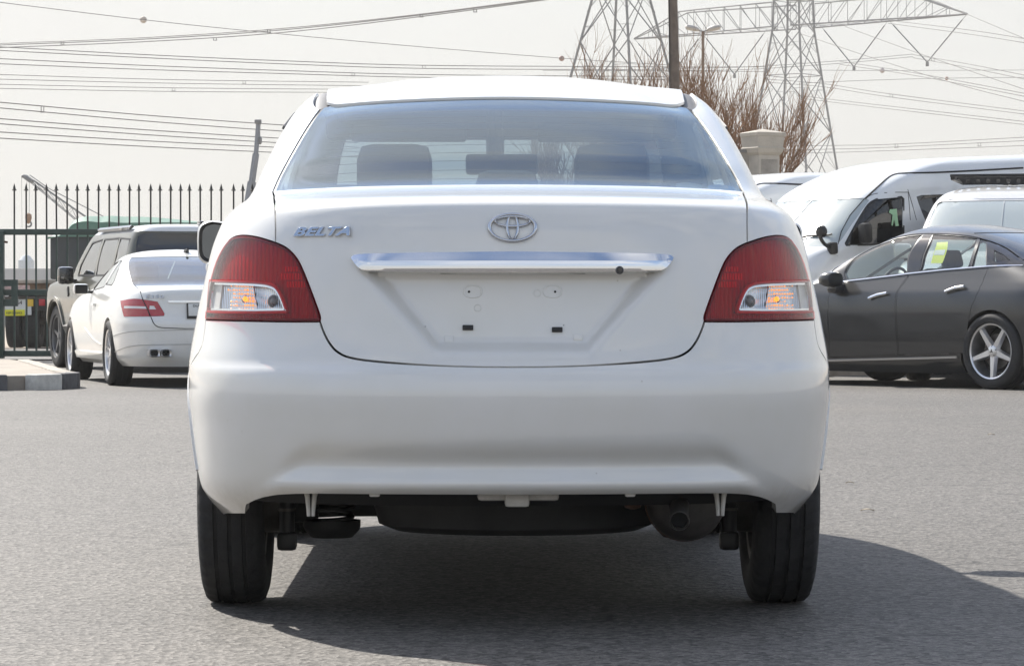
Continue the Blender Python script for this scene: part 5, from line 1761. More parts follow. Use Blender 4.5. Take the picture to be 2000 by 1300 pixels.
# punched wind deflector under the front bar
V2 = [(-.60, 0), (.60, 0), (.55, .10), (-.55, .10)]
hol = [[(x + .024 * math.cos(t), .072 + .030 * math.sin(t)) for t in np.linspace(0, 2 * math.pi, 15)[:-1]] for x in np.linspace(-.45, .45, 9)]
P2, T = triangulate([(-.56, .115), (-.50, .03), (.50, .03), (.56, .115)], hol, .05)
mb = MB()
mb.add([(float(x), 1.03, 2.115 + float(z)) for x, z in P2] + [(float(x), 1.02, 2.115 + float(z)) for x, z in P2], [tuple(int(i) for i in t) for t in T] + [tuple(int(i) + len(P2) for i in reversed(t)) for t in T])
mb.build('wind_deflector', M_black, rack, False)
# ------------------------------------------------------------------ gate
M_green = pmat('dark_green_gate_paint', (.030, .058, .048), .5, noise=.25, nscale=6)
M_blackiron = pmat('black_iron_paint', (.018, .017, .016), .5)
GY = 36.6
gate = empty('sliding_gate', at(200, 690, GY), 0, 'dark green steel gate with black spear-topped bars at the left', 'gate')
gate.location.z = 0
gx0 = gate.location.x
def gp(px, py): p = at(px, py, GY); return (p.x - gx0, 0, p.z)
zb, zt = gp(0, 690)[2], gp(0, 453)[2]
ztip = gp(0, 358)[2]; zsp = gp(0, 371)[2]; zm = gp(0, 571)[2]
xs = [24, 48, 67, 88, 108, 128, 148, 168, 188, 209, 229, 249, 269, 290, 310, 329, 349, 368, 388, 408, 428, 452, 470]
xs += [490 + 20.3 * k for k in range(8)]
x_l, x_r = gp(-70, 500)[0], gp(650, 500)[0]
def rail(name, z, h, d=.07):
    return MB().box(((x_l + x_r) / 2, 0, z), (x_r - x_l, d, h), bev=.006).build(name, M_green, gate)
rail('bottom_rail', zb, .085, .09); rail('middle_rail', zm, .085); rail('top_rail', zt, .085)
bar_m = spear_m = low_m = None
for px in [-40, -16] + xs:
    x = gp(px + 4, 500)[0]
    if low_m is None:
        o = MB().box((0, 0, (zb + zt) / 2), (.026, .026, zt - zb)).build('bar', M_green, gate, False); low_m = o.data
        o2 = MB().tube([(0, 0, zt), (0, 0, zsp + .01)], .0125, 8).build('spear_shaft', M_blackiron, o); bar_m = o2.data
        o3 = MB().lathe([(zsp - .012, .012), (zsp - .008, .034), (zsp + .004, .034), (zsp + .010, .020), (zsp + .03, .019), (ztip, .001)], axis='z', n=12).build('spear_head', M_blackiron, o); spear_m = o3.data
    else:
        o = bpy.data.objects.new('bar', low_m); COL.objects.link(o); o.parent = gate
        o2 = bpy.data.objects.new('spear_shaft', bar_m); COL.objects.link(o2); o2.parent = o
        o3 = bpy.data.objects.new('spear_head', spear_m); COL.objects.link(o3); o3.parent = o
    o.location = (x, 0, 0)
    o2.rotation_euler = (0, 0, 0)
    o.rotation_euler = (random.uniform(-.003, .003), random.uniform(-.006, .002), 0)
px0, px1 = gp(-30, 0)[0], gp(8, 0)[0]
MB().box(((px0 + px1) / 2, -.03, (zt + .05) / 2), (px1 - px0, .14, zt - .02), bev=.01).build('gate_post', M_green, gate)
# lock box with a square opening
bx0, bx1 = gp(8, 0)[0], gp(35, 0)[0]; bz0, bz1 = gp(0, 598)[2], gp(0, 546)[2]
hz0, hz1 = gp(0, 584)[2], gp(0, 559)[2]; hx1 = gp(22.5, 0)[0]
mb = MB()
mb.box(((hx1 + bx1) / 2, -.04, (bz0 + bz1) / 2), (bx1 - hx1, .06, bz1 - bz0))
mb.box(((bx0 + hx1) / 2, -.04, (bz0 + hz0) / 2), (hx1 - bx0 - .002, .056, hz0 - bz0))
mb.box(((bx0 + hx1) / 2, -.04, (bz1 + hz1) / 2), (hx1 - bx0 - .002, .056, bz1 - hz1))
mb.build('lock_box', M_green, gate, False)
MB().tube([gp(6, 472), gp(15, 473)], .016, 6).build('latch_pin', M_rust, gate)
# track under the gate
o = MB().box((gx0, GY, .012), (x_r - x_l + 2, .12, .024)).build('gate_track', M_steel, None, False)
tag(o, 'steel rail in the ground below the green gate', 'rail')

# ------------------------------------------------------------------ lorry trailer beyond the gate
TY = 50.0
trl = empty('lorry_trailer', at(120, 690, TY), 0, 'flatbed lorry trailer with number boards and red lamp, seen through the gate', 'trailer')
trl.location.z = 0
tx0 = trl.location.x
def tp(px, py, dy=0): p = at(px, py, TY); return (p.x - tx0, dy, p.z)
def tbox(name, x0, y0, x1, y1, d, mat, dy=0, parent=None, bev=.01):
    a, b = tp(x0, y0), tp(x1, y1)
    return MB().box(((a[0] + b[0]) / 2, dy, (a[2] + b[2]) / 2), (abs(b[0] - a[0]), d, abs(a[2] - b[2])), bev=bev).build(name, mat, parent or trl)
M_wood = pmat('weathered_deck_wood', (.28, .20, .13), .85, noise=.3, nscale=4)
M_mud = pmat('muddy_chassis', (.09, .075, .06), .8, noise=.4, nscale=5)
tbox('deck', -60, 546, 340, 553, 7.0, pmat('pale_deck_edge', (.42, .38, .32), .8, noise=.3, nscale=3), dy=3.6)
tbox('deck_beam', -60, 553.5, 340, 566, 6.6, M_wood, dy=3.6)
tbox('rear_beam', -60, 579, 160, 584, .3, M_mud)
tbox('light_bar', 62, 584, 135, 606, .12, M_black, dy=-.05)
tbox('tail_lamp', 78, 584, 90, 597, .05, pmat('lorry_red_lens', (.5, .03, .04), .2), dy=-.13)
tbox('indicator_lamp', 95, 583, 108, 597, .05, pmat('lorry_amber_lens', (.85, .25, .03), .25), dy=-.13)
bd = tbox('number_board', 9, 581, 63, 615, .03, M_paper, dy=-.10)
tbox('reflective_label', 10, 604.5, 50.5, 616.5, .02, pmat('reflective_yellow', (.85, .80, .03), .5), dy=-.13)
tbox('orange_label', 54, 584, 67, 598, .02, pmat('orange_label', (.85, .55, .05), .5), dy=-.13)
p = tp(30, 611); place_text('board_lettering', 'KEEP DISTANCE', .055, (p[0], -.150, p[2]), frame_at(Vector((0, -1, 0))), M_black, trl, extrude=.001, sx=.75)
p = tp(40, 591); place_text('board_lettering', '64', .10, (p[0], -.125, p[2]), frame_at(Vector((0, -1, 0))), M_black, trl, extrude=.001)
tbox('sign_board', 10, 557, 60, 567, .03, pmat('faded_red_print', (.6, .42, .38), .7, noise=.4, nscale=14), dy=-.11)
for (xx, yy) in ((tp(24, 0)[0], .5), (tp(58, 0)[0], .5), (tp(24, 0)[0], 1.8), (tp(58, 0)[0], 1.8), (tp(58, 0)[0] + 2.0, .5), (tp(58, 0)[0] + 1.68, .5)):
    w = make_wheel(trl, (xx, yy, .50), .50, .30, .29, out=-1, style='plain')
MB().tube([(tp(10, 0)[0], .5, .5), (tp(58, 0)[0] + 2.0, .5, .5)], .07, 8).build('axle', M_mud, trl)

# tarpaulin-covered load farther back
LY = 62.0
load = empty('covered_load', at(210, 600, LY), 0, 'dark sheeted lorry load with a green tarpaulin top, beyond the gate', 'lorry load')
load.location.z = 0
lx0 = load.location.x
def lp(px, py): p = at(px, py, LY); return (p.x - lx0, p.z)
a, b = lp(98, 545), lp(420, 462)
M_sheet = pmat('dark_blue_grey_sheet', (.035, .045, .052), .75, noise=.2, nscale=2)
MB().box(((a[0] + b[0]) / 2, 1.2, (a[1] + b[1]) / 2), (b[0] - a[0], 2.4, b[1] - a[1]), bev=.04).build('load_side', M_sheet, load)
M_tarp = pmat('green_tarpaulin', (.10, .21, .165), .6, noise=.2, nscale=2, bump=.4, bscale=3)
prof = [lp(p[0], p[1]) for p in sm([(94, 463), (110, 458), (128, 450), (142, 434), (158, 429), (175, 428), (195, 430), (215, 429), (240, 431), (300, 430), (420, 431)], 3)]
V, fs = [], []
nn = len(prof)
for j, yy in enumerate((-.06, .3, 1.2, 2.1, 2.46)):
    for (x, z) in prof:
        V.append((x, yy, z + (.10 * math.sin(j * 1.3 + x) if 0 < j < 4 else -.05)))
for (x, z) in prof: V.append((x, -.07, a[1] + .95))
for j in range(4):
    for i in range(nn - 1): fs.append((j * nn + i, j * nn + i + 1, (j + 1) * nn + i + 1, (j + 1) * nn + i))
for i in range(nn - 1): fs.append((i, 5 * nn + i, 5 * nn + i + 1, i + 1))
MB().add(V, fs).build('tarpaulin', M_tarp, load)
MB().box(((a[0] + b[0]) / 2, 1.2, a[1] - .12), (b[0] - a[0], 2.4, .2), bev=.02).build('load_bed', M_mud, load)
for xx in (a[0] + .8, a[0] + 2.0, b[0] - 2.5, b[0] - 1.3):
    make_wheel(load, (xx, .3, .5), .5, .3, .29, out=-1, style='plain')
    MB().box((xx, .9, .8), (.3, 1.0, .35)).build('axle_hanger', M_mud, load)

# far boundary wall
M_wallfar = pmat('pale_far_wall', (.50, .50, .49), .9, noise=.08, nscale=.3)
wa, wb = at(-200, 524, 112), at(620, 521, 112)
o = MB().box(((wa.x + wb.x) / 2, 112, wa.z / 2), (wb.x - wa.x, .25, wa.z), bev=.02).build('boundary_wall', M_wallfar, None)
tag(o, 'long pale boundary wall in the distance, seen through the gate', 'wall')
wa, wb = at(40, 508, 420), at(70, 508, 420)
o = MB().box((wa.x + .8, 420, wa.z / 2), (1.8, 3, wa.z), bev=.05).build('distant_silo', pmat('pale_blue_far', (.45, .50, .54), .9), None)
MB().lathe([(0, .95), (.5, .6), (.8, .05)], (wa.x + .8, 420, wa.z), 'z', 14).build('silo_cap', MATS['pale_blue_far'], None).parent = o
tag(o, 'tiny pale silo on the horizon, seen through the gate bars', 'silo')

# ------------------------------------------------------------------ stone pier and wall at the right
M_stone = pmat('cream_cast_stone', (.42, .385, .33), .85, noise=.12, nscale=5, bump=.3, bscale=30)
M_stone2 = pmat('weathered_render', (.30, .275, .24), .9, noise=.35, nscale=3, bump=.3, bscale=20)
PY = 38.0
pc = at(1489, 596, PY + .3)
pier = empty('gate_pier', (pc.x, pc.y, 0), R(28), 'cream stone gate pier with moulded cap, between sedan and white van', 'pier')
def pz(py): return at(1489, py, PY).z
w0 = .19
def sq(w, z0, z1, name, mat=M_stone, bev=.008): return MB().box((0, 0, (z0 + z1) / 2), (2 * w, 2 * w, z1 - z0), bev=bev).build(name, mat, pier)
sq(.185, 0, pz(302) - .001, 'shaft')
sq(.150, .3, pz(310), 'shaft_panel', M_stone2) .location = (0, -.038, 0)
mb = MB()
lv = [(pz(302), .185), (pz(297), .215), (pz(288), .235), (pz(286), .222), (pz(266), .235), (pz(264), .245), (pz(258), .248), (pz(257), .235), (pz(250), .01)]
V, fs = [], []
for z, w in lv: V += [(-w, -w, z), (w, -w, z), (w, w, z), (-w, w, z)]
for i in range(len(lv) - 1):
    for k in range(4): fs.append((i * 4 + k, i * 4 + (k + 1) % 4, i * 4 + 4 + (k + 1) % 4, i * 4 + 4 + k))
fs += [(0, 1, 2, 3), tuple(len(V) - 4 + k for k in range(4))]
mb.add(V, fs).build('cap', M_stone, pier, sharp=20)
wl_, wr_ = at(1180, 298, PY + .35), at(1478, 298, PY + .35)
o = MB().box(((wl_.x + wr_.x) / 2 - .05, PY + .4, wl_.z / 2), (wr_.x - wl_.x - .1, .22, wl_.z), bev=.01).build('compound_wall', M_stone2, None)
tag(o, 'grey-beige rendered wall running into the stone pier', 'wall')
MB().box(((wl_.x + wr_.x) / 2 - .05, PY + .4, wl_.z + .02), (wr_.x - wl_.x - .1, .26, .05), bev=.01).build('wall_coping', pmat('flaking_dark_coping', (.16, .155, .15), .9, noise=.5, nscale=6), o)
wl_, wr_ = at(1515, 345, PY + .3), at(2100, 345, PY + .3)
o = MB().box(((wl_.x + wr_.x) / 2 + .15, PY + .4, wl_.z / 2), (wr_.x - wl_.x, .22, wl_.z), bev=.01).build('compound_wall', M_stone2, None)
tag(o, 'lower rendered wall continuing right of the stone pier behind the vans', 'wall')

# ------------------------------------------------------------------ bare shrubs
M_twig = pmat('dry_brown_twigs', (.27, .16, .09), .9, noise=.3, nscale=6)
M_bark = pmat('grey_brown_bark', (.20, .145, .10), .9, noise=.3, nscale=8)
def bare_tree(name, base, label, seed, height, spread, lean, n_limb, trunk_h):
    rd = random.Random(seed)
    root = empty(name, base, 0, label, 'tree')
    tr, br, tw = MB(), MB(), MB()
    tr.tube([(0, 0, 0), (.03, 0, trunk_h * .5), (.0, .02, trunk_h)], [.11, .085, .07], 8)
    def grow(p, d, L, r, depth):
        n = 4
        pts, rr = [p], [r]
        q = p.copy(); dd = d.copy()
        for i in range(n):
            dd = (dd + Vector((rd.gauss(0, .13), rd.gauss(0, .13), .10 + rd.gauss(0, .07)))).normalized()
            q = q + dd * (L / n)
            pts.append(q.copy()); rr.append(r * (1 - .62 * (i + 1) / n))
        (br if depth < 2 else tw).tube(pts, rr, 5 if depth < 2 else 3, cap=False)
        if depth >= 3: return
        k = (8, 8, 6)[depth]
        for j in range(k):
            t = rd.uniform(.25, 1.0); i = min(n - 1, int(t * n))
            c = pts[i].lerp(pts[i + 1], t * n - i)
            a = rd.uniform(0, 2 * math.pi)
            sd = Vector((math.cos(a), math.sin(a), 0)) * rd.uniform(.25, .6)
            grow(c, (dd + sd + Vector((0, 0, .25))).normalized(), L * rd.uniform(.42, .72), max(.0056, r * .5), depth + 1)
    for k in range(n_limb):
        a = rd.uniform(0, 2 * math.pi); s_ = spread * rd.uniform(.25, 1)
        d = Vector((math.cos(a) * s_ + lean, math.sin(a) * s_, 1)).normalized()
        grow(Vector((0, 0, trunk_h * rd.uniform(.55, 1))), d, (height - trunk_h) * rd.uniform(.5, .72), .032, 0)
    tr.build('trunk', M_bark, root); br.build('branches', M_bark, root)
    o = tw.build('crown', M_twig, root, False); o['kind'] = 'stuff'
    return root
tb = at(1405, 600, 50); bare_tree('bare_tree', (tb.x, tb.y, 0), 'bare brown brush-like tree right of the lamp post above the sedan roof', 3, 4.9, 1.15, .30, 11, 1.5)
tb = at(1335, 600, 53); bare_tree('bare_tree', (tb.x, tb.y, 0), 'bare brown twigs rising close to the wooden pole', 11, 5.2, .35, .02, 5, 1.6)
tb = at(1235, 600, 56); bare_tree('bare_tree', (tb.x, tb.y, 0), 'bare upright twigs showing above the sedan roof, left of the pole', 21, 5.5, .42, .0, 8, 1.6)
tb = at(1160, 600, 58); bare_tree('bare_tree', (tb.x, tb.y, 0), 'thin bare twigs at the left end of the dry shrubs', 33, 5.4, .40, -.05, 4, 1.6)

# ------------------------------------------------------------------ poles
M_pole = pmat('weathered_timber_pole', (.145, .115, .092), .85, noise=.3, nscale=5, bump=.4, bscale=12)
UY = 44.0
a, b = at(1318, 170, UY), at(1313, -40, UY)
ut = empty('utility_pole', (a.x, UY, 0), 0, 'tall brown timber pole rising from behind the sedan roof', 'pole')
MB().tube([(0, 0, 0), (0, 0, a.z), (b.x - a.x, 0, b.z), (b.x - a.x, 0, b.z + 2.5)], [.105, .085, .079, .075], 14).build('shaft', M_pole, ut)
MB().tube([(-.095, -.05, .2), (-.088, -.05, a.z), (b.x - a.x - .083, -.05, b.z + 2.3)], .011, 6).build('cable', M_black, ut)
MB().box((b.x - a.x, 0, b.z + 2.3), (1.2, .1, .1), bev=.01).build('cross_piece', M_pole, ut)
SY = 110.0
M_galv = pmat('galvanised_steel', (.24, .24, .24), .55, .4, noise=.15, nscale=2)
a = at(1373, 62, SY)
lamp = empty('street_lamp', (a.x, SY, 0), 0, 'twin-headed street lamp against the sky right of the timber pole', 'street lamp')
MB().tube([(0, 0, 0), (0, 0, a.z)], [.09, .055], 10).build('post', pmat('rust_brown_post', (.20, .15, .11), .8, noise=.2, nscale=3), lamp)
for sx in (-1, 1):
    MB().tube([(0, 0, a.z), (sx * .22, 0, a.z + .05)], .03, 8).build('arm', M_galv, lamp)
    V = []
    MB().tube([(sx * .14, 0, a.z + .04), (sx * .22, 0, a.z + .08), (sx * .45, 0, a.z + .14), (sx * .62, 0, a.z + .17), (sx * .68, 0, a.z + .17)], [.04, .085, .11, .10, .03], 12, flat=1.4).build('lamp_head', pmat('lamp_head_grey', (.42, .40, .37), .5), lamp)

# crane jibs on the left
M_crane = pmat('faded_crane_steel', (.15, .16, .17), .6)
CY = 140.0
def cp(px, py, dy=0): p = at(px, py, CY); return Vector((p.x, CY + dy, p.z))
c0 = cp(190, 470)
crane = empty('lattice_crane', (cp(420, 600).x, CY, 0), 0, 'lattice crane jib with hanging hook above the gate at the far left', 'crane')
co = Vector(crane.location)
A1, A2, B1, B2 = cp(62, 352), cp(235, 462), cp(58, 356), cp(205, 468)
ext = 1.9
jt, jb = [], []
mb = MB()
T0, T1 = cp(60, 350), cp(60, 350) + (cp(168, 425) - cp(60, 350)) * 3.2
U0, U1 = cp(58, 355), cp(58, 355) + (cp(150, 432) - cp(58, 355)) * 3.4
chord = []
for dy in (0, 1.0):
    for P, Qq in ((T0, T1), (U0, U1)):
        o = MB().tube([P - co + Vector((0, dy, 0)), Qq - co + Vector((0, dy, 0))], .022, 5).build('jib_chord', M_crane, crane)
N = 13
for k in range(N):
    t0, t1 = k / N, (k + 1) / N
    a0, a1 = T0.lerp(T1, t0) - co, T0.lerp(T1, t1) - co
    b0, b1 = U0.lerp(U1, t0) - co, U0.lerp(U1, t1) - co
    for dy in (0, 1.0):
        v = Vector((0, dy, 0))
        mb.tube([a0 + v, b1 + v], .012, 4); mb.tube([b0 + v, a0 + v], .010, 4)
    mb.tube([a0, a1 + Vector((0, 1, 0))], .014, 4)
o = mb.build('jib_lacing', M_crane, crane, False); o['kind'] = 'stuff'
MB().box(cp(56, 350) - co, (.42, .8, .20), Euler((0, R(35), 0)).to_matrix(), bev=.05).build('jib_head', M_crane, crane)
MB().tube([cp(54, 346) - co, cp(46, 344) - co, cp(42, 345) - co], [.10, .09, .06], 8).build('jib_tip', M_crane, crane)
MB().tube([cp(58, 342) - co, cp(95, 368) - co, cp(208, 426) - co, cp(420, 540) - co], .022, 5).build('luffing_rope', M_crane, crane)
for px in (52.5, 57.5): MB().tube([cp(px, 352) - co, cp(px - .5, 418) - co], .010, 4).build('hoist_rope', M_crane, crane)
MB().tube([cp(42, 346) - co, cp(43, 445) - co], .008, 4).build('whip_rope', M_crane, crane)
hk = MB().lathe([(-.32, .02), (-.25, .10), (-.05, .16), (.12, .15), (.2, .03)], cp(55.5, 424) - co, 'z', 12).build('hook_block', pmat('rusty_orange', (.25, .15, .09), .8), crane)
pts = [cp(55, 432) - co + Vector((.13 * math.sin(t) + .02, 0, -.13 + .13 * math.cos(t))) for t in np.linspace(-.2, 4.2, 14)]
MB().tube(pts, [.045] * 10 + [.04, .035, .03, .02], 7).build('hook', M_crane, hk)
MB().box((0, .5, 1.6), (3, 3, 3.0), bev=.2).build('crane_cab', M_crane, crane)
TYc = 150.0
def tcp(px, py): p = at(px, py, TYc); return Vector((p.x, TYc, p.z))
t0_, t1_, t2_ = tcp(482, 400), tcp(492, 355), tcp(505, 237)
tc_ = empty('telescopic_crane', (tcp(470, 600).x, TYc, 0), 0, 'leaning grey telescopic crane boom just left of the sedan roof pillar', 'crane')
tco = Vector(tc_.location)
MB().tube([Vector((-1.5, 0, 2.2)), t1_ - tco - Vector((.25, 0, 1.6)), t1_ - tco], [.26, .24, .22], 4).build('boom_base', pmat('blue_grey_boom', (.16, .18, .21), .5), tc_)
MB().tube([t1_ - tco, tcp(500, 300) - tco], .17, 4).build('boom_stage', MATS['blue_grey_boom'], tc_)
MB().tube([tcp(500, 301) - tco, t2_ - tco], .12, 4).build('boom_stage', MATS['blue_grey_boom'], tc_)
MB().box(tcp(504, 238) - tco, (.35, .3, .22), bev=.05).build('boom_head', M_crane, tc_)
MB().tube([tcp(507.5, 242) - tco, tcp(508, 272) - tco], .015, 5).build('hoist_rope', M_crane, tc_)
MB().lathe([(-.22, .02), (-.15, .09), (.1, .10), (.18, .02)], tcp(508, 274) - tco, 'z', 10).build('hook_block', M_crane, tc_)
MB().box((-1.6, 0, 1.4), (5, 2.4, 2.0), bev=.2).build('carrier', M_crane, tc_)

# ------------------------------------------------------------------ pylons
M_pyl = pmat('pylon_steel', (.15, .153, .155), .8)
def pylon(px, Yp, lv, alpha, arms, label, th=1.0, top_extra=10):
    """lv: (photo y, half width to the outer legs in photo px); alpha: plan angle of the leg square"""
    s_ = F / (Yp + 8.4)
    c = at(px, 596, Yp)
    root = empty('pylon', (c.x, Yp, 0), 0, label, 'pylon')
    Z = [((596 - y) / s_ + .797) for y, w in lv]; L = [w / s_ / math.cos(alpha) for y, w in lv]
    # down to the ground, straight
    k = (L[0] - L[1]) / (Z[0] - Z[1])
    Z = [0.0] + Z; L = [L[0] - k * Z[1]] + L
    Z.append(Z[-1] + top_extra); L.append(L[-1] * .8)
    dirs = [Vector((math.cos(alpha + q * math.pi / 2), math.sin(alpha + q * math.pi / 2), 0)) for q in range(4)]
    def leg(q, z):
        i = max(0, min(len(Z) - 2, int(np.searchsorted(Z, z)) - 1)); t = (z - Z[i]) / (Z[i + 1] - Z[i])
        return dirs[q] * (L[i] + (L[i + 1] - L[i]) * t) + Vector((0, 0, z))
    for q in range(4): MB().tube([leg(q, z) for z in Z], .14 * th, 4, cap=False).build('leg', M_pyl, root, False)
    zs = [0.0]
    while zs[-1] < Z[-1] - 1:
        i = max(0, min(len(Z) - 2, int(np.searchsorted(Z, zs[-1], side='right')) - 1)); t = (zs[-1] - Z[i]) / (Z[i + 1] - Z[i])
        zs.append(min(Z[-1], zs[-1] + 1.45 * (L[i] + (L[i + 1] - L[i]) * t)))
    for q in range(4):
        r_ = (q + 1) % 4
        mb, mt = MB(), MB()
        for i in range(len(zs) - 1):
            a, b, c_, d = leg(q, zs[i]), leg(r_, zs[i]), leg(q, zs[i + 1]), leg(r_, zs[i + 1])
            mb.tube([a, d], .075 * th, 4, cap=False); mb.tube([b, c_], .075 * th, 4, cap=False)
            X = (a + b + c_ + d) / 4
            for (u, w) in ((a, c_), (b, d)):
                for t in (.25, .5, .75): mt.tube([u.lerp(w, t), (a if t < .5 else c_).lerp(X, .5) if u is a else (b if t < .5 else d).lerp(X, .5)], .030 * th, 3, cap=False)
            if i % 2 == 0: mt.tube([c_, d], .05 * th, 4, cap=False)
        mb.build('face_bracing', M_pyl, root, False)
        o = mt.build('light_bracing', M_pyl, root, False); o['kind'] = 'stuff'
    for (za, hgt, half, ang, wd) in arms:
        u = Vector((math.cos(ang), math.sin(ang), 0)); w = Vector((-u.y, u.x, 0))
        for sx in (-1, 1):
            arm = empty('crossarm', (0, 0, 0)); arm.parent = root
            n_ = 9
            lo = [[u * (sx * (1.5 + (half - 1.5) * k / n_)) + w * (q * wd * (1 - .96 * k / n_)) + Vector((0, 0, za)) for k in range(n_ + 1)] for q in (-1, 1)]
            hi = [[p + Vector((0, 0, hgt * (1 if k < n_ * .66 else max(0.02, (1 - (k / n_ - .66) / .34))))) for k, p in enumerate(row)] for row in lo]
            for row in lo + hi: MB().tube(row, .09 * th, 4, cap=False).build('arm_chord', M_pyl, arm, False)
            mb = MB()
            for q in range(2):
                for k in range(n_):
                    mb.tube([lo[q][k], hi[q][k + 1]], .05 * th, 3, cap=False); mb.tube([lo[q][k], hi[q][k]], .04 * th, 3, cap=False)
            for k in range(n_):
                mb.tube([lo[0][k], lo[1][k + 1]], .035 * th, 3, cap=False); mb.tube([hi[0][k], hi[1][k + 1]], .035 * th, 3, cap=False)
                mb.tube([lo[0][k], lo[1][k]], .035 * th, 3, cap=False)
            o = mb.build('arm_lacing', M_pyl, arm, False); o['kind'] = 'stuff'
            for (s0, s1) in ((.16, .56), (.56, 1.0)):
                m0, m1 = u * (sx * half * s0) + Vector((0, 0, za)), u * (sx * half * s1) + Vector((0, 0, za))
                bt = (m0 + m1) / 2 - Vector((0, 0, half * .21))
                for m_ in (m0, m1):
                    st = m_.lerp(bt, .12)
                    MB().tube([m_, st], .03 * th, 4).build('hanger', M_pyl, root, False)
                    MB().tube([st, bt], .085 * th, 6).build('insulator_string', M_pyl, root, False)
                MB().box(bt - Vector((0, 0, .25)), (.35, .35, .5)).build('conductor_clamp', M_pyl, root, False)
    return root
pylon(1549, 391.6, [(330, 88), (55, 41)], R(10), [(36.4, 3.1, 26.5, R(-43), 2.6), (50, 3, 18, R(-43), 2.2)], 'grey lattice pylon with wide crossarm right of the lamp post', 1.0, 16)
pylon(1213, 300.0, [(140, 96), (0, 57)], R(7), [(36.0, 2.6, 15, R(-43), 2.0)], 'grey lattice pylon cut off by the top edge, above the sedan roof', .9, 8)

# ------------------------------------------------------------------ conductors and marker balls
M_wire = pmat('weathered_conductor', (.10, .098, .095), .8)
def wire(pts, Ya, Yb, label, group, r=.042, spacers=(), pair=None):
    q = sm(pts, 8)
    x0, x1 = q[0][0], q[-1][0]
    P = [at(p[0], p[1], Ya + (Yb - Ya) * (p[0] - x0) / (x1 - x0)) for p in q]
    o = MB().tube(P, r, 4, cap=False).build('power_line', M_wire, None, False)
    tag(o, label, 'power line', group)
    for (sx, h) in spacers:
        yy = np.interp(sx, [p[0] for p in q], [p[1] for p in q])
        Yd = Ya + (Yb - Ya) * (sx - x0) / (x1 - x0)
        s_ = (Yd + 8.4) / F
        c = at(sx, yy + h / 2, Yd)
        mb = MB()
        for d in (-2.6, 2.6): mb.tube([c + Vector((d * s_, 0, -h / 2 * s_)), c + Vector((d * s_, 0, h / 2 * s_))], r * .8, 4)
        for d in (-h / 2, h / 2): mb.tube([c + Vector((-4 * s_, 0, d * s_)), c + Vector((4 * s_, 0, d * s_))], r * .8, 4)
        s = mb.build('spacer', M_wire, o, False)
ORD = {2: ('upper', 'lower'), 3: ('topmost', 'middle', 'lowest'), 4: ('topmost', 'second', 'third', 'lowest'), 6: ('topmost', 'second', 'third', 'fourth', 'fifth', 'lowest')}
_ctr = {}
def nth(n, key):
    i = _ctr.get(key, 0); _ctr[key] = i + 1
    return ORD[n][i] + ' '
G1, L1 = 'conductors climbing to the upper middle', 'thin power line climbing from the left edge to the top middle'
for dy, sp in ((0, ((122, 6), (525, 6), (823, 6))), (3, ()), (8, ((420, 5), (928, 5)))):
    wire([(-60, 89 + dy), (0, 85.5 + dy), (280, 74 + dy), (550, 56 + dy), (830, 27 + dy * .6), (1130, -12 + dy * .4)], 330, 220, nth(3, 1) + L1, G1, spacers=sp)
wire([(-40, 0), (0, 5), (280, 39), (520, 64), (800, 90), (1097, 114), (1320, 128)], 260, 330, 'single earth wire with marker balls sloping down across the left sky', None, .03)
G2, L2 = 'upper bundle of level conductors on the left', 'power line in the upper nearly level bundle on the left'
for a, b, c, d, e, sp in ((92, 107, 119, 128, 131, ((828, 6),)), (99, 113, 125, 134, 137, ()), (115, 128, 138, 146, 150, ((690, 6),)), (125, 136, 144, 151.5, 156, ())):
    wire([(-40, a - 2), (0, a), (280, b), (550, c), (830, d), (1300, e)], 300, 360, nth(4, 2) + L2, G2, spacers=sp)
G3, L3 = 'lower bundle of level conductors on the left', 'power line in the faint lower level bundle on the left'
for a, b, c, sp in ((146, 156, 161, ((477, 5),)), (155, 163, 168, ()), (165, 172, 175, ((339, 6),)), (173, 179, 181, ())):
    wire([(-40, a - 1), (0, a), (340, b), (720, c)], 340, 380, nth(4, 3) + L3, G3, r=.036, spacers=sp)
G4, L4 = 'conductors reaching the sedan roof pillar', 'power line sloping down to the sedan roof pillar on the left'
for a, c, sp in ((200, 245, ((83, 12),)), (211, 257, ()), (232, 271, ()), (242, 280, ()), (258, 289, ()), (270, 299, ())):
    wire([(-40, a - 3.5), (0, a), (280, a + (c - a) * .55), (560, c), (700, c + 8)], 200, 260, nth(6, 4) + L4, G4, spacers=sp, r=.036)
L5N = ['upper wire of the pair leaving the inner right insulator', 'lower wire of the pair leaving the inner right insulator', 'upper wire of the pair leaving the outer right insulator', 'lower wire of the pair leaving the outer right insulator',
       'long wire sloping from the right pylon waist to the right edge', 'wire sloping from under the right crossarm to the right edge', 'upper of two wires sloping gently beyond the crossarm tip', 'lower of two wires sloping gently beyond the crossarm tip', 'wire cutting across the upper right corner of the sky']
G5, L5 = 'upper right conductors', 'power line running from the crossarm down to the right edge'
for p, sp in (([(1640, 120), (1800, 145), (2040, 190)], ()), ([(1640, 126), (1800, 150), (2040, 196)], ()), ([(1783, 107), (1900, 127), (2040, 155)], ((1822, 6),)), ([(1783, 113), (1900, 134), (2040, 163)], ()),
              ([(1560, 65), (1700, 112), (1870, 165), (2040, 208)], ()), ([(1650, 52), (1790, 103), (2040, 188)], ()), ([(1735, 40), (1900, 60), (2040, 82)], ()), ([(1735, 46), (1900, 68), (2040, 90)], ()), ([(1800, -10), (1900, 33), (2040, 92)], ())):
    wire(p, 380, 250, L5N.pop(0), G5, r=.034, spacers=sp)
G6, L6 = 'middle right conductors', 'power line crossing behind the right pylon at middle height'
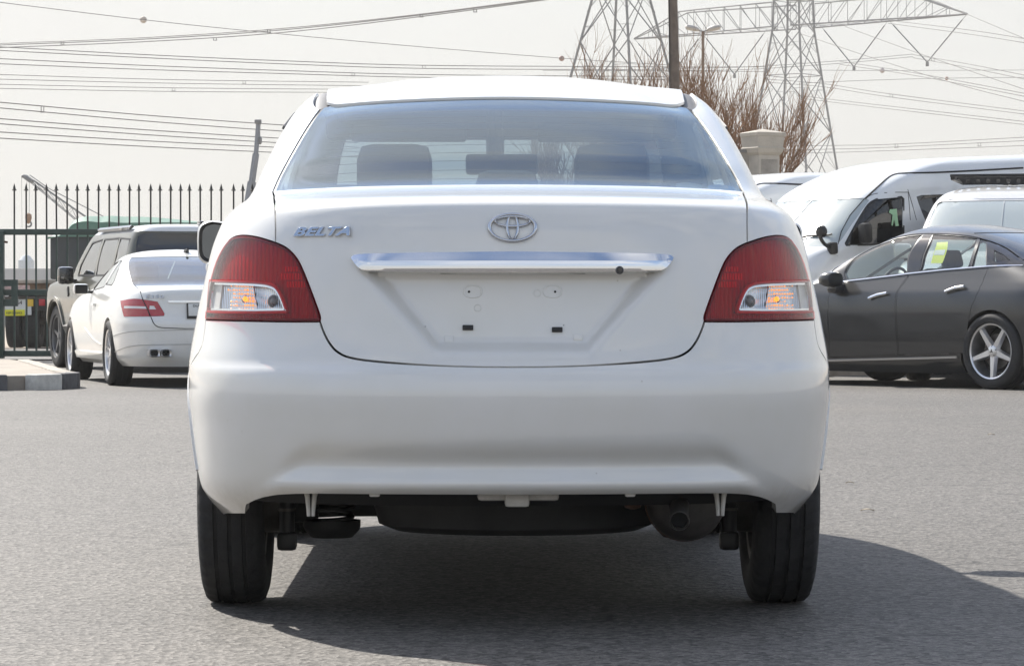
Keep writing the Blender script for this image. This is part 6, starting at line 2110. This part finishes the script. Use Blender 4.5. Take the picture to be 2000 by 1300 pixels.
for p, sp in (([(1500, 155), (1610, 164), (1741, 184), (2040, 222)], ((1741, 6),)), ([(1500, 161), (1610, 170), (1741, 190), (2040, 228)], ()), ([(1560, 186), (1620, 194), (2040, 242)], ()), ([(1560, 191), (1620, 199), (2040, 248)], ())):
    wire(p, 420, 330, nth(4, 6) + L6, G6, r=.036, spacers=sp)
G7, L7 = 'low right conductors', 'low power line just above the van roof at the right'
for p, sp in (([(1480, 286), (1640, 284), (1751, 281.5), (2040, 266)], ((1751, 7),)), ([(1480, 294), (1640, 291), (1751, 287), (2040, 273)], ((1913, 6),)), ([(1480, 299), (1640, 297.5), (2040, 283)], ())):
    wire(p, 440, 360, nth(3, 7) + L7, G7, r=.04, spacers=sp)
L8N = ['upper wire joining the right pylon insulators', 'lower wire joining the right pylon insulators', 'upper level wire passing behind the bare trees', 'lower level wire passing behind the bare trees']
G8, L8 = 'level conductors between the pylons', 'power line strung nearly level between the two pylons'
for p in ([(1290, 134), (1457, 131), (1640, 119), (1783, 106)], [(1290, 139), (1457, 136), (1640, 124), (1783, 111)], [(1060, 130), (1300, 131), (1500, 131)], [(1060, 138), (1300, 139), (1500, 140)]):
    wire(p, 410, 400, L8N.pop(0), G8, r=.034)
wire([(1560, 137), (1723, 138), (2040, 137)], 380, 380, 'level earth wire carrying the pinkish marker ball, right', None, .028)
wire([(1560, 163), (1700, 157), (1849, 153), (2040, 151)], 380, 380, 'earth wire carrying the small far right marker ball', None, .028)
def ball(px, py, rp, Yd, col, label):
    c = at(px, py, Yd); r = rp * (Yd + 8.4) / F
    o = MB().lathe([(r * math.sin(t), max(.001, r * math.cos(t))) for t in np.linspace(-math.pi / 2, math.pi / 2, 15)], (0, 0, 0), 'x', 20)
    b = o.build('marker_ball', pmat('ball_' + label.split()[0], col, .6, noise=.12, nscale=1.2), None)
    b.location = c
    MB().lathe([(-r * .06, r * 1.02), (r * .06, r * 1.02)], (0, 0, 0), 'z', 20).build('ball_seam', M_wire, b)
    tag(b, label, 'marker ball', 'marker balls on the wires')
ball(280, 39, 6.8, 280, (.40, .34, .29), 'buff marker ball on the wire at the upper left')
ball(1097, 114.5, 5.5, 315, (.22, .12, .09), 'brown marker ball on the wire above the sedan roof')
ball(1723, 138, 5.2, 380, (.42, .36, .35), 'pinkish marker ball right of the right pylon')
ball(1849, 153.5, 3.8, 380, (.32, .20, .15), 'small rusty marker ball nearest the right edge')

# ------------------------------------------------------------------ desert haze
hz = MB().box((0, 300, 39), (900, 780, 80)).build('haze', None, None, False)
M_hz = bpy.data.materials.new('haze_box')
M_hz.use_nodes = True
hn, hl = M_hz.node_tree.nodes, M_hz.node_tree.links
hn.clear()
ho = hn.new('ShaderNodeOutputMaterial'); hv = hn.new('ShaderNodeVolumePrincipled')
hv.inputs['Color'].default_value = (.93, .92, .90, 1)
hv.inputs['Density'].default_value = .00045
hv.inputs['Anisotropy'].default_value = .3
hl.new(hv.outputs['Volume'], ho.inputs['Volume'])
hz.data.materials.append(M_hz)
tag(hz, kind='stuff')
